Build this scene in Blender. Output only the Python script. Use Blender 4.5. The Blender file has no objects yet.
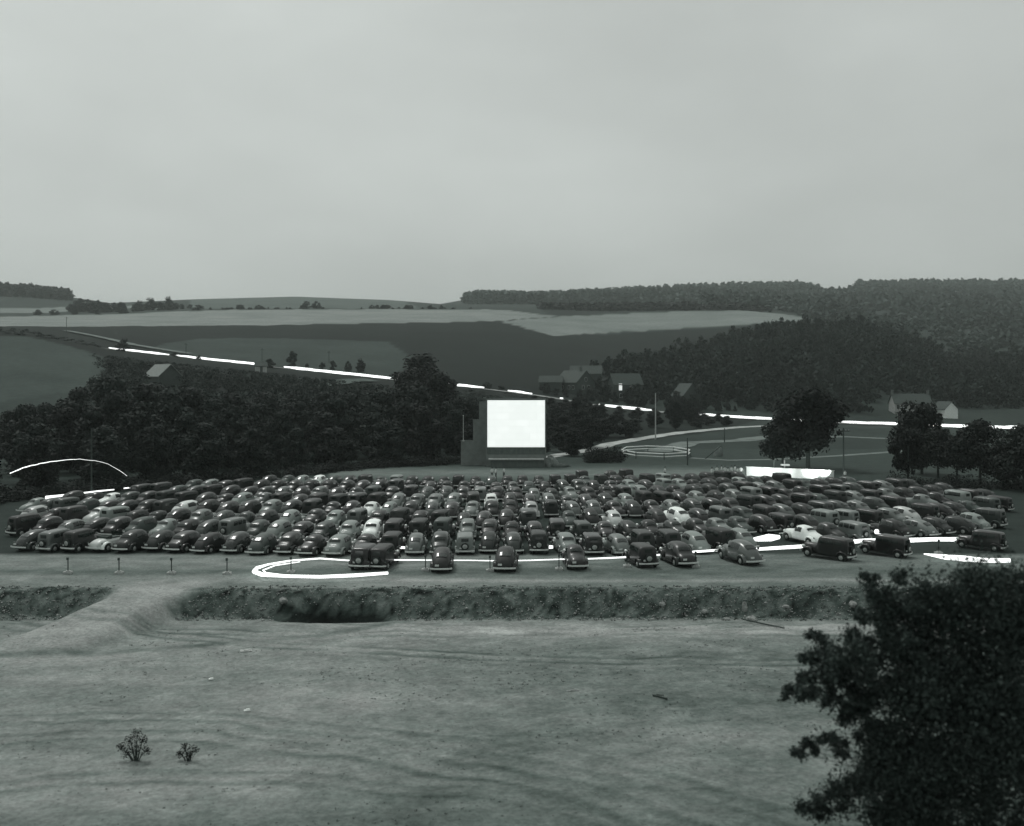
import bpy, math, random
import numpy as np
from mathutils import Vector, Matrix

F = 1050.0; HZ = 380.0; CX = 512.0; CH = 15.4      # focal length in px, horizon row, centre column, camera height
rnd = random.Random(7)
C = bpy.context.scene.collection
sc = bpy.context.scene

def at(px, Y, z=0.0): return Vector(((px-CX)/F*Y, Y, z))
def onflat(px, py, z=0.0):
    Y = F*(CH-z)/(py-HZ); return at(px, Y, z)
def zat(py, Y): return CH+(HZ-py)*Y/F

# ------------------------------------------------------------------ materials
def tint(g):
    k = max(0.0, min(1.0, (g-0.02)/0.28)); k = k**0.6
    return (g*(0.71+0.25*k), g*(1.07-0.06*k), g*(0.94+0.04*k), 1)
def mat(name, g, rough=0.8, var=0.25, scale=3.0, metal=0.0, spec=0.4, emit=0, objvar=0.0, bump=0.0, coat=0.0):
    m = bpy.data.materials.new(name); m.use_nodes = True
    nt = m.node_tree; b = nt.nodes['Principled BSDF']
    b.inputs['Roughness'].default_value = rough; b.inputs['Metallic'].default_value = metal
    b.inputs['Specular IOR Level'].default_value = spec
    if coat: b.inputs['Coat Weight'].default_value = coat; b.inputs['Coat Roughness'].default_value = 0.12
    tc = nt.nodes.new('ShaderNodeTexCoord'); n = nt.nodes.new('ShaderNodeTexNoise')
    n.inputs['Scale'].default_value = scale; n.inputs['Detail'].default_value = 5
    nt.links.new(tc.outputs['Object'], n.inputs['Vector'])
    mp = nt.nodes.new('ShaderNodeMapRange'); mp.inputs['From Min'].default_value = .3; mp.inputs['From Max'].default_value = .7
    mp.inputs['To Min'].default_value = 1-var; mp.inputs['To Max'].default_value = 1+var
    nt.links.new(n.outputs['Fac'], mp.inputs['Value'])
    fac = mp.outputs[0]
    if objvar:
        oi = nt.nodes.new('ShaderNodeObjectInfo'); mr = nt.nodes.new('ShaderNodeMapRange')
        mr.inputs['To Min'].default_value = 1-objvar; mr.inputs['To Max'].default_value = 1+objvar
        nt.links.new(oi.outputs['Random'], mr.inputs['Value'])
        mu = nt.nodes.new('ShaderNodeMath'); mu.operation = 'MULTIPLY'
        nt.links.new(fac, mu.inputs[0]); nt.links.new(mr.outputs[0], mu.inputs[1]); fac = mu.outputs[0]
    vm = nt.nodes.new('ShaderNodeVectorMath'); vm.operation = 'SCALE'
    vm.inputs[0].default_value = tint(g)[:3]; nt.links.new(fac, vm.inputs['Scale'])
    nt.links.new(vm.outputs[0], b.inputs['Base Color'])
    if coat:
        rr_ = nt.nodes.new('ShaderNodeMapRange'); rr_.inputs['To Min'].default_value = .25; rr_.inputs['To Max'].default_value = .75; nt.links.new(oi.outputs['Random'], rr_.inputs['Value']); nt.links.new(rr_.outputs[0], b.inputs['Roughness'])
    if bump:
        bp = nt.nodes.new('ShaderNodeBump'); bp.inputs['Strength'].default_value = bump; bp.inputs['Distance'].default_value = 0.05
        nt.links.new(n.outputs['Fac'], bp.inputs['Height']); nt.links.new(bp.outputs[0], b.inputs['Normal'])
    if emit:
        b.inputs['Emission Color'].default_value = (.97, 1, .985, 1); b.inputs['Emission Strength'].default_value = emit
    return m
def leafmat(name, g, var=0.35, scale=0.5, objvar=0.25):
    m = mat(name, g, rough=0.75, var=var, scale=scale, spec=0.2, objvar=objvar)
    return m

M = {}
M['glass'] = mat('dark window glass', 0.02, rough=0.12, var=0.05, spec=0.6)
M['chrome'] = mat('bright bumper metal', 0.8, rough=0.3, var=0.1, metal=0.15)
M['tyre'] = mat('rubber', 0.02, rough=0.85)
M['hub'] = mat('hubcap metal', 0.45, rough=0.4, metal=0.4)
M['plate'] = mat('licence plate paint', 0.6)
M['tail'] = mat('tail lamp glass', 0.12, rough=0.2)
M['seat'] = mat('seat leather', 0.05)
M['under'] = mat('underbody', 0.012)
PAINT = {'black': 0.005, 'charcoal': 0.011, 'grey': 0.04, 'pale grey': 0.19, 'white': 0.7}
for k, g in PAINT.items():
    M[k] = mat(k+' car paint', g, rough=0.42, var=0.1, scale=2, spec=0.45, coat=0.3, objvar=0.5)
M['wood'] = mat('weathered pole wood', 0.06, scale=8)
M['concrete'] = mat('pale concrete', 0.42, scale=6)
M['white'+'wash'] = mat('white board paint', 0.82, rough=0.6, var=0.08, scale=2)
M['roof'] = mat('weathered roof shingles', 0.055, var=0.25, scale=2)
M['wall_dark'] = mat('dim clapboard', 0.055, var=0.2, scale=2)
M['wall_mid'] = mat('stone house wall', 0.13, var=0.25, scale=2)
M['lit'] = mat('lit window', 0.7, emit=0.7)
M['glow'] = mat('glowing headlight trail', 0.8, emit=1.6)  # emission for the headlight trails and glare, not a lamp
M['screen'] = mat('lit picture screen', 0.85, var=0.03, scale=0.4, emit=0.8)
M['tower'] = mat('screen tower boards', 0.2, var=0.15, scale=1.2)
M['tower_face'] = mat('screen tower lower boards', 0.12, var=0.2, scale=1.5)
M['leaf'] = leafmat('woodland foliage', 0.021)
M['leaf_mid'] = leafmat('mid foliage', 0.036)
M['leaf_dark'] = leafmat('dark foliage', 0.013)
M['leaf_slope'] = mat('slope foliage', .026, rough=.8, var=.4, scale=.08, spec=.1)
M['bark'] = mat('bark', 0.05, scale=6)
M['rock'] = mat('pale rock', 0.3, var=0.3, scale=4, bump=.5)
M['shirt'] = mat('white shirt cloth', 0.75)
M['trousers'] = mat('dark trouser cloth', 0.05)
M['skin'] = mat('skin', 0.35)
M['hair'] = mat('hair', 0.03)

_nt = M['screen'].node_tree; _b = _nt.nodes['Principled BSDF']; _br = _nt.nodes.new('ShaderNodeTexBrick'); _tc = _nt.nodes.new('ShaderNodeTexCoord'); _mp = _nt.nodes.new('ShaderNodeMapping')
_mp.inputs['Rotation'].default_value = (math.radians(90), 0, 0); _br.inputs['Scale'].default_value = 1; _br.inputs['Brick Width'].default_value = 2.4; _br.inputs['Row Height'].default_value = 1.2; _br.inputs['Mortar Size'].default_value = .025
_br.inputs['Color1'].default_value = (.95, .985, .965, 1); _br.inputs['Color2'].default_value = (.87, .91, .885, 1); _br.inputs['Mortar'].default_value = (.72, .76, .74, 1)
_nt.links.new(_tc.outputs['Object'], _mp.inputs['Vector']); _nt.links.new(_mp.outputs[0], _br.inputs['Vector']); _nt.links.new(_br.outputs['Color'], _b.inputs['Emission Color'])
# ------------------------------------------------------------------ mesh helpers
def fastmesh(name, V, Q, mats, smooth=False, midx=None, col=None):
    """V (n,3), Q (m,4) or (m,3) arrays"""
    V = np.asarray(V, dtype=np.float32); Q = np.asarray(Q, dtype=np.int32)
    me = bpy.data.meshes.new(name)
    me.vertices.add(len(V)); me.vertices.foreach_set('co', V.ravel())
    k = Q.shape[1]
    me.loops.add(Q.size); me.loops.foreach_set('vertex_index', Q.ravel())
    me.polygons.add(len(Q)); me.polygons.foreach_set('loop_start', np.arange(0, Q.size, k, dtype=np.int32))
    me.polygons.foreach_set('loop_total', np.full(len(Q), k, dtype=np.int32))
    if smooth: me.polygons.foreach_set('use_smooth', np.ones(len(Q), dtype=bool))
    for m_ in mats: me.materials.append(m_)
    if midx is not None: me.polygons.foreach_set('material_index', np.asarray(midx, dtype=np.int32))
    if col is not None:
        a = me.color_attributes.new('soil', 'FLOAT_COLOR', 'POINT'); a.data.foreach_set('color', np.asarray(col, dtype=np.float32).ravel())
    me.update(calc_edges=True); me.validate()
    return me
def link(name, me, parent=None, loc=None):
    o = bpy.data.objects.new(name, me); C.objects.link(o)
    if parent is not None: o.parent = parent
    if loc is not None: o.location = loc
    return o
class MB:
    def __init__(s): s.v = []; s.f = []; s.mi = []; s.cur = 0
    def add(s, vs, fs):
        n = len(s.v); s.v += [tuple(v) for v in vs]; s.f += [tuple(i+n for i in f) for f in fs]; s.mi += [s.cur]*len(fs); return s
    def box(s, c, d, rz=0.0, M4=None):
        x, y, z = d[0]/2, d[1]/2, d[2]/2
        vs = [Vector((a*x, b*y, e*z)) for a in (-1, 1) for b in (-1, 1) for e in (-1, 1)]
        if rz: vs = [Matrix.Rotation(rz, 3, 'Z') @ v for v in vs]
        vs = [v+Vector(c) for v in vs]
        if M4: vs = [M4 @ v for v in vs]
        return s.add(vs, [(0, 1, 3, 2), (4, 6, 7, 5), (0, 4, 5, 1), (2, 3, 7, 6), (0, 2, 6, 4), (1, 5, 7, 3)])
    def tube(s, pts, rad, n=6, cap=True):
        pts = [Vector(p) for p in pts]; rings = []
        if not isinstance(rad, (list, tuple)): rad = [rad]*len(pts)
        for i, p in enumerate(pts):
            d = (pts[min(i+1, len(pts)-1)]-pts[max(i-1, 0)]).normalized()
            a = Vector((0, 0, 1)) if abs(d.z) < .9 else Vector((1, 0, 0))
            u = d.cross(a).normalized(); w = d.cross(u).normalized()
            rings.append([p+(u*math.cos(2*math.pi*k/n)+w*math.sin(2*math.pi*k/n))*rad[i] for k in range(n)])
        vs = [v for r in rings for v in r]; fs = []
        for i in range(len(pts)-1):
            for k in range(n): fs.append((i*n+k, i*n+(k+1) % n, (i+1)*n+(k+1) % n, (i+1)*n+k))
        if cap: fs.append(tuple(range(n))[::-1]); fs.append(tuple(range((len(pts)-1)*n, len(pts)*n)))
        return s.add(vs, fs)
    def lathe(s, c, axis, prof, n=14):
        """profile of (offset along the axis, radius)"""
        a = Vector(axis).normalized(); h = Vector((0, 0, 1)) if abs(a.z) < .9 else Vector((1, 0, 0))
        u = a.cross(h).normalized(); w = a.cross(u)
        vs = []; fs = []
        for (t, r) in prof:
            for k in range(n): vs.append(Vector(c)+a*t+(u*math.cos(2*math.pi*k/n)+w*math.sin(2*math.pi*k/n))*r)
        for i in range(len(prof)-1):
            for k in range(n): fs.append((i*n+k, i*n+(k+1) % n, (i+1)*n+(k+1) % n, (i+1)*n+k))
        fs.append(tuple(range(n))[::-1]); fs.append(tuple(range((len(prof)-1)*n, len(prof)*n)))
        return s.add(vs, fs)
    def mesh(s, name, mats, smooth=False):
        me = bpy.data.meshes.new(name); me.from_pydata([tuple(v) for v in s.v], [], s.f)
        for m_ in (mats if isinstance(mats, (list, tuple)) else [mats]): me.materials.append(m_)
        for p, i in zip(me.polygons, s.mi): p.material_index = i; p.use_smooth = smooth
        me.update(); return me
    def build(s, name, mats, parent=None, smooth=False, loc=None):
        return link(name, s.mesh(name, mats, smooth), parent, loc)
def empty(name, loc=(0, 0, 0), rz=0.0):
    o = bpy.data.objects.new(name, None); C.objects.link(o); o.location = loc; o.rotation_euler = (0, 0, rz); o.empty_display_size = .3; return o
def tag(o, label, cat, group=None, kind=None):
    if label: o['label'] = label
    if cat: o['category'] = cat
    if group: o['group'] = group
    if kind: o['kind'] = kind
    return o
def struct(o): o['kind'] = 'structure'; return o
KIDS = {}
def tree_of(root):
    r = [root]
    for c in root.children: r += tree_of(c)
    return r
def proto_children(o):
    return [(c, proto_children(c)) for c in o.children]
def copy_tree(o, kids, parent=None):
    c = o.copy(); C.objects.link(c); c.parent = parent
    for k, kk in kids: copy_tree(k, kk, c)
    return c
ORD = ['first','second','third','fourth','fifth','sixth','seventh','eighth','ninth','tenth','eleventh','twelfth','thirteenth','fourteenth','fifteenth','sixteenth','seventeenth','eighteenth','nineteenth']
TENS = ['twentieth','thirtieth','fortieth','fiftieth','sixtieth']; TW = ['twenty','thirty','forty','fifty','sixty']
def ordinal(i):            # i from 0
    n = i+1
    if n < 20: return ORD[n-1]
    t, u = divmod(n, 10)
    return TENS[t-2] if u == 0 else TW[t-2]+'-'+ORD[u-1]

# ------------------------------------------------------------------ terrain
PC = [-900, -300, 25, 70, 110, 200, 295, 390, 440, 480, 540, 600, 640, 700, 740, 800, 825, 860, 900, 940, 960, 1000, 1230, 1900]
def pl(d): 
    k = sorted(d); return np.interp(PC, k, [d[i] for i in k])
road_Y = pl({-900: 560, -300: 500, 25: 478, 110: 450, 295: 430, 390: 418, 480: 405, 540: 397, 600: 390, 700: 380, 760: 375, 998: 360, 1230: 355, 1900: 350})
road_py = pl({-900: 318, -300: 322, 25: 333, 70: 342, 110: 350, 200: 360, 295: 370, 390: 380, 480: 389, 540: 396.5, 600: 406.5, 640: 411, 700: 416, 760: 420, 850: 424, 998: 429, 1230: 431, 1900: 433})
Dpy = pl({-900: 318, -300: 320, 25: 324, 110: 327, 200: 329, 295: 330, 390: 331, 480: 333, 540: 339, 600: 348, 640: 353, 700: 352, 740: 346, 800: 336, 860: 336, 900: 347, 940: 364, 960: 373, 1000: 369, 1230: 368, 1900: 368})
Epy = pl({-900: 312, -300: 315, 25: 315, 110: 313.5, 200: 310, 295: 309, 480: 309, 540: 310, 600: 312, 690: 311, 740: 311, 800: 316, 860: 322, 900: 326, 1000: 328, 1230: 328})
Fpy = pl({-900: 290, -300: 286, 25: 292, 70: 297, 110: 303, 200: 299, 295: 296.5, 390: 300, 440: 304, 480: 304, 540: 304, 600: 303, 690: 301, 740: 301, 800: 303, 860: 302, 900: 302, 1000: 303, 1230: 300})
Gpy = pl({-900: 300, 25: 305, 200: 306, 390: 306, 440: 304, 480: 297, 540: 298, 575: 296, 600: 295, 700: 289.5, 740: 288.5, 800: 287, 825: 292, 850: 292, 860: 286, 900: 285, 1000: 285, 1230: 284, 1900: 290})
def ringz(py, Y): return CH+(HZ-py)*Y/F
one = np.ones(len(PC))
RY = np.stack([one*-200, one*165, one*235, road_Y-9, road_Y+7, one*650, one*1000, one*1500, one*2300, one*3300, one*9000])
RZ = np.stack([0*one, 0*one, 0*one, ringz(road_py, road_Y)-.3, ringz(road_py, road_Y)+.2, ringz(Dpy, 650), ringz(Epy, 1000), ringz(Fpy, 1500), ringz(Gpy, 2300), ringz(Gpy, 2300)-60, 80*one])
def hills(X, Y):
    X = np.asarray(X, float); Y = np.asarray(Y, float)
    px = CX+F*X/np.maximum(Y, 100)
    out = np.zeros(X.shape)
    ry = [np.interp(px, PC, RY[i]) for i in range(len(RY))]; rz = [np.interp(px, PC, RZ[i]) for i in range(len(RZ))]
    for i in range(len(RY)-1):
        t = (Y-ry[i])/(ry[i+1]-ry[i]); m = (t >= 0) & (t < 1)
        if i in (5, 7): ts = t
        else: ts = t
        out = np.where(m, rz[i]*(1-ts)+rz[i+1]*ts, out)
    return out
_g = np.random.RandomState(3)
_L = _g.rand(256, 256)
def vnoise(x, y):
    x = np.asarray(x, float); y = np.asarray(y, float)
    xi = np.floor(x).astype(int); yi = np.floor(y).astype(int); fx = x-xi; fy = y-yi
    fx = fx*fx*(3-2*fx); fy = fy*fy*(3-2*fy)
    g = lambda a, b: _L[a % 256, b % 256]
    return (g(xi, yi)*(1-fx)+g(xi+1, yi)*fx)*(1-fy)+(g(xi, yi+1)*(1-fx)+g(xi+1, yi+1)*fx)*fy
def fbm(x, y, o=4):
    s = 0; a = .5
    for i in range(o): s = s+a*vnoise(x*2**i+17*i, y*2**i+5*i); a *= .5
    return s
def sstep(a, b, t):
    t = np.clip((t-a)/(b-a), 0, 1); return t*t*(3-2*t)
def rampmask(X):      # 1 where the dirt ramp joins the two levels
    return sstep(-32.5, -30.0, X)*(1-sstep(-26.3, -24.3, X))
def ground(X, Y):
    X = np.asarray(X, float); Y = np.asarray(Y, float)
    z = hills(X, Y)
    edge = 77.6+(fbm(X*.15, X*0+3)-.5)*1.4
    foot = edge-2.6-(fbm(X*.3, X*0+9)-.5)*.8
    bank = -1.65*(1-sstep(foot, edge, Y))
    ramp = -1.65*(1-sstep(62, 79.5, Y))
    m = rampmask(X+(Y-72)*-.35)
    low = bank*(1-m)+ramp*m
    z = z+np.where(Y < 95, low, 0)
    # camera hillside
    hl = CH-.4248*Y-1.9
    z = np.where(Y < 37, np.maximum(z, np.minimum(hl, 13.4)), z)
    # roughness
    near = (Y < 92)
    z = z+np.where(near, (fbm(X*.35, Y*.35)-.5)*.09+(fbm(X*1.6, Y*1.6, 3)-.5)*.06, 0)
    bankm = sstep(foot-.3, foot+.3, Y)*(1-sstep(edge-.2, edge+.4, Y))*(1-m)*near
    z = z+bankm*(fbm(X*2.3, Y*2.3, 3)-.5)*.5
    # hollow at the foot of the bank
    z = z-.55*np.exp(-(((X+12.6)/3.4)**2)-(((Y-75.2)/.9)**2))
    return z
def gz(X, Y): return float(ground(np.array([X]), np.array([Y]))[0])

def poly_in(P, x, y):
    ins = np.zeros(x.shape, bool); n = len(P)
    for i in range(n):
        x0, y0 = P[i]; x1, y1 = P[(i+1) % n]
        c = ((y0 > y) != (y1 > y)) & (x < (x1-x0)*(y-y0)/((y1-y0) if y1 != y0 else 1e-9)+x0)
        ins ^= c
    return ins
FIELDS = [  # field outlines as seen across the valley, and soil/crop albedo
    ([(-900, 400), (-900, 250), (1900, 250), (1900, 470), (700, 470), (300, 470)], .042),
    ([(-900, 329), (25, 326.5), (250, 325.5), (400, 323), (520, 319), (600, 335), (640, 332), (740, 326), (815, 320), (815, 345), (700, 370), (600, 400), (380, 392), (100, 392), (-900, 392)], .015),
    ([(150, 349), (165, 343), (200, 339), (262, 338), (340, 340), (388, 342), (412, 357), (395, 378), (295, 369), (190, 357)], .05),
    ([(-900, 338), (25, 336), (60, 344), (100, 355), (108, 375), (80, 390), (0, 402), (-900, 402)], .056),
    ([(-900, 317), (25, 316.5), (110, 314), (230, 309.7), (500, 309.3), (557, 316), (500, 321), (470, 321.5), (400, 323), (250, 325.5), (25, 326.5), (-900, 329)], .23),
    ([(500, 321.5), (560, 316.6), (690, 311.2), (745, 310.5), (805, 317), (800, 321), (740, 325), (640, 331), (556, 336)], .20),
    ([(530, 395), (600, 404), (700, 414), (760, 419), (720, 431), (640, 441), (605, 447), (545, 460), (530, 460)], .018),
    ([(540, 310), (600, 305), (690, 302), (745, 303), (760, 308), (690, 310.5), (600, 313.5), (556, 316)], .022),
    ([(-900, 309), (25, 308), (110, 306.5), (160, 304.5), (160, 306.7), (110, 310), (25, 313), (-900, 313)], .20),
    ([(190, 308.5), (190, 298), (250, 295), (340, 294), (400, 299), (420, 308.5)], .11),
    ([(950, 317), (1000, 319), (1100, 322), (1100, 327), (1000, 325)], .12),
    ([(700, 445), (745, 437), (900, 441), (1100, 437), (1100, 500), (800, 500), (700, 470)], .04),
]
def soil(X, Y, Z):
    px = CX+F*X/np.maximum(Y, 20); py = HZ-(Z-CH)*F/np.maximum(Y, 20)
    a = np.full(X.shape, .09)
    far = Y > 232
    for P, g in FIELDS: a = np.where(far & poly_in(P, px, py+(vnoise(px*.06, Y*.02)-.5)*1.2), g, a)
    # crop streaks on the hills
    a = np.where(far, a*(.72+.58*fbm(px*.03+Y*.004, Y*.05)), a)
    # valley floor and lot; lot colour darkened for the shade between cars
    lotpale = np.exp(-((Y-174)/10)**2)*((px > 330) & (px < 760))
    a = np.where((Y <= 232) & (Y > 90), .05-.015*(Y < 160)+.12*lotpale*(.7+.6*fbm(X*.2, Y*.2)), a)
    # near ground
    n1 = fbm(X*.09, Y*.16); n2 = fbm(X*.5+3, Y*.9); n3 = fbm(X*2.2, Y*3.4, 3)
    low = .235-.065*sstep(-14, 16, X)+(n1-.47)*.15+(n2-.47)*.10+(n3-.44)*.13
    track = np.zeros(X.shape); trk2 = np.zeros(X.shape)                       # wheel ruts: wide arcs of turned earth
    for (cx, cy, r, w, s) in RUTS:
        d = np.hypot((X-cx), (Y-cy)*1.15)-r+(fbm(X*.2, Y*.2)-.5)*2.4+(fbm(X*1.5, Y*1.5, 2)-.4)*.3
        trk2 = np.maximum(trk2, s*np.exp(-((d-1.6*w)/w)**2))
        track = np.maximum(track, s*np.exp(-(d/w)**2)*np.clip(2.6*fbm(X*.35+9, Y*.35)-.35, .1, 1.2))
    low = low*np.clip(1-.6*track, .4, 1)+.05*np.clip(trk2, 0, 1)
    pale = np.exp(-((Y-71.6-(fbm(X*.1, X*0)-.5)*2)/1.6)**2)*sstep(-12, -2, X)
    low = low+.13*pale*(.5+n2)
    up = .21+(n2-.47)*.14+(n3-.44)*.08
    band = np.exp(-((Y-84.6-(n1-.5)*2)/1.6)**2)*(1-.5*sstep(0, 20, X))
    up = up*(1-.42*band)*(1-.25*sstep(-6, 10, X))
    up = up+.09*np.exp(-((Y-80.8-(n1-.5)*1.5)/.7)**2)*sstep(-18, -6, X)
    m = rampmask(X+(Y-72)*-.35)
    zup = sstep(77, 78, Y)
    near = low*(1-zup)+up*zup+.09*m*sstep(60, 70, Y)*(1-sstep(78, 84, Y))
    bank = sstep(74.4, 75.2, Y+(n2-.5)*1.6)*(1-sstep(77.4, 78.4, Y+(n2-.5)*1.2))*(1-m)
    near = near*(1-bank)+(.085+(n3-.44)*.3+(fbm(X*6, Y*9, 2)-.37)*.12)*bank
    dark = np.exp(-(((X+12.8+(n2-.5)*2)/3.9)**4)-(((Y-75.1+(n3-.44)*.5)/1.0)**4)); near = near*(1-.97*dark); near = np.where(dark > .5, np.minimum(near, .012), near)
    near = near*(1-.3*(1-sstep(38, 45, Y+(n1-.5)*8)))
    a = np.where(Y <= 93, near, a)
    return np.clip(a, .005, .6)
RUTS = [(-20, 18, 36, .26, .8), (-20, 18, 37.5, .26, .6), (-22, 14, 44, .26, .6), (-22, 14, 45.5, .26, .5), (-12, 18, 30, .26, .6), (-12, 18, 31.5, .26, .4), (14, 150, 100, .3, .8), (14, 150, 98.4, .3, .8), (16, 150, 92, .3, .6), (16, 150, 90.5, .3, .6),
        (10, 150, 86, .3, .5), (6, 150, 84.2, .3, .5), (-10, 190, 138, .3, .6), (-10, 190, 136.4, .3, .6), (-34, 96, 36, .7, .8), (-20, 160, 94, .3, .5), (-20, 160, 92.4, .3, .5), (24, 130, 64, .3, .6), (24, 130, 62.5, .3, .6)]

u = np.concatenate([np.linspace(-2.6, -.62, 34)[:-1], np.linspace(-.62, .62, 300), np.linspace(.62, 2.6, 34)[1:]])
ys = np.concatenate([np.arange(-90, 36, 6), np.arange(36, 92, .26), np.arange(92, 200, 1.5), np.arange(200, 720, 4), np.arange(720, 2420, 16), np.linspace(2420, 9000, 26)])
Yg, Ug = np.meshgrid(ys, u, indexing='ij')
Xg = Ug*np.maximum(Yg, 60)
Zg = ground(Xg, Yg)
a = soil(Xg, Yg, Zg)
tr = np.array([tint(g)[:3] for g in np.linspace(0, .6, 61)])
idx = np.clip((a*100).round().astype(int), 1, 60)
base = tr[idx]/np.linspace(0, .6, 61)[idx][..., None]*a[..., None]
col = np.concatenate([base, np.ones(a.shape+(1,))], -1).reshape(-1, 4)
nr, nc = Yg.shape
I = np.arange(nr*nc).reshape(nr, nc)
Q = np.stack([I[:-1, :-1], I[:-1, 1:], I[1:, 1:], I[1:, :-1]], -1).reshape(-1, 4)
gm = bpy.data.materials.new('soil and fields'); gm.use_nodes = True; nt = gm.node_tree; b = nt.nodes['Principled BSDF']
b.inputs['Roughness'].default_value = .95; b.inputs['Specular IOR Level'].default_value = .1
at_ = nt.nodes.new('ShaderNodeAttribute'); at_.attribute_name = 'soil'
tc = nt.nodes.new('ShaderNodeTexCoord')
def tex(scale, det, sx=1, sy=1):
    mpn = nt.nodes.new('ShaderNodeMapping'); mpn.inputs['Scale'].default_value = (sx, sy, 1)
    n = nt.nodes.new('ShaderNodeTexNoise'); n.inputs['Scale'].default_value = scale; n.inputs['Detail'].default_value = det; n.inputs['Roughness'].default_value = .65
    nt.links.new(tc.outputs['Object'], mpn.inputs['Vector']); nt.links.new(mpn.outputs[0], n.inputs['Vector']); return n
n1 = tex(4.5, 9); n2 = tex(.5, 9, .8, 1.0)
def mr(n, lo, hi):
    r = nt.nodes.new('ShaderNodeMapRange'); r.inputs['From Min'].default_value = .3; r.inputs['From Max'].default_value = .7
    r.inputs['To Min'].default_value = lo; r.inputs['To Max'].default_value = hi; nt.links.new(n.outputs['Fac'], r.inputs['Value']); return r
r1 = mr(n1, .68, 1.32); r2 = mr(n2, .78, 1.22)
mu = nt.nodes.new('ShaderNodeMath'); mu.operation = 'MULTIPLY'; nt.links.new(r1.outputs[0], mu.inputs[0]); nt.links.new(r2.outputs[0], mu.inputs[1])
vm = nt.nodes.new('ShaderNodeVectorMath'); vm.operation = 'SCALE'; nt.links.new(at_.outputs['Color'], vm.inputs[0]); nt.links.new(mu.outputs[0], vm.inputs['Scale'])
nt.links.new(vm.outputs[0], b.inputs['Base Color'])
bp = nt.nodes.new('ShaderNodeBump'); bp.inputs['Strength'].default_value = .7; bp.inputs['Distance'].default_value = .07
nt.links.new(n1.outputs['Fac'], bp.inputs['Height']); nt.links.new(bp.outputs[0], b.inputs['Normal'])
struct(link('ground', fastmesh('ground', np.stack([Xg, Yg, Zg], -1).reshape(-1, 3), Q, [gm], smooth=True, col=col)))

# ------------------------------------------------------------------ roads and tracks (strips lying on the ground)
def strip(name, pts, width, g, lift=.06, step=4.0):
    """pts: world (x, y); follows the ground"""
    P = [Vector((p[0], p[1])) for p in pts]; L = []
    for i in range(len(P)-1):
        n = max(1, int((P[i+1]-P[i]).length/step))
        for k in range(n): L.append(P[i].lerp(P[i+1], k/n))
    L.append(P[-1]); V = []
    for i, p in enumerate(L):
        d = (L[min(i+1, len(L)-1)]-L[max(0, i-1)]).normalized(); nn = Vector((-d.y, d.x))
        w = width[i] if isinstance(width, list) else width
        for k in range(5):
            q = p+nn*w*(k/4-.5)*(1+.12*math.sin(i*1.7+k)); V.append((q.x, q.y, gz(q.x, q.y)+lift))
    Q = [(i*5+k, i*5+k+1, (i+1)*5+k+1, (i+1)*5+k) for i in range(len(L)-1) for k in range(4)]
    return struct(link(name, fastmesh(name, V, Q, [mat(name+' surface', g, var=.3, scale=.4, rough=.95, spec=.1)])))
def hw(px, dy=0):
    Y = float(np.interp(px, PC, road_Y)); p = at(px, Y+dy); return (p.x, p.y)
strip('highway', [hw(p) for p in range(60, 1300, 30)], 8, .3, lift=.35)
gp = lambda px, py: tuple(onflat(px, py))[:2]
strip('road', [gp(480, 463.2), gp(545, 457.5), gp(580, 452), gp(609, 446), gp(680, 436.5), gp(740, 430), gp(768, 428)], 3.8, .42, lift=.08)
strip('track', [gp(655, 452), gp(690, 444), (at(740, 262).x, 262), gp(768, 438), gp(845, 436.5), gp(900, 438), gp(1010, 437)], 6, .17, lift=.06)
strip('path', [gp(690, 458), gp(730, 460.5), gp(775, 459.5), gp(845, 455.5), gp(905, 451), gp(1010, 449)], 2.6, .17, lift=.04)
def zw(px, py):   # march the sight line to the ground
    Y = 240.0
    while Y < 1200:
        X = (px-CX)/F*Y
        if gz(X, Y) >= zat(py, Y): return (X, Y)
        Y += 2
    return (X, Y)
strip('lane', [zw(66, 331.5), zw(90, 336), zw(113, 341), zw(135, 346), zw(165, 351), zw(190, 355)], 5, .17, lift=.6)
strip('farm_path', [zw(310, 387), zw(330, 385), zw(352, 381.5), zw(372, 381)], 9, .10, lift=.5)

# ------------------------------------------------------------------ headlight trails and glare, built as glowing tubes
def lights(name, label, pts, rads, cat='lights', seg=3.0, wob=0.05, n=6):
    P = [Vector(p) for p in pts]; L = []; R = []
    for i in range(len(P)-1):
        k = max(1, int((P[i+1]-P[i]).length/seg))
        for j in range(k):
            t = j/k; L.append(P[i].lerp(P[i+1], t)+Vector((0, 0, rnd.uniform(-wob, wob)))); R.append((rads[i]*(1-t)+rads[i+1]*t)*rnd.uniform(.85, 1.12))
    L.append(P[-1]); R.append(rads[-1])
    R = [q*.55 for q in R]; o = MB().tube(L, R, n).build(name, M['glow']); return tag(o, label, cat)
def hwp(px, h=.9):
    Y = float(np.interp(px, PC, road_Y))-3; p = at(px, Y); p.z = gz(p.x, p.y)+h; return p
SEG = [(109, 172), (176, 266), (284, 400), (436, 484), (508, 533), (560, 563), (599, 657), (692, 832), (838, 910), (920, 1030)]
hroot = empty('highway_light_trail', hwp(500)); tag(hroot, 'long broken white headlight trail along the highway across the valley', 'lights')  # trail of passing headlights modelled as solid glowing tubes
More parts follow.
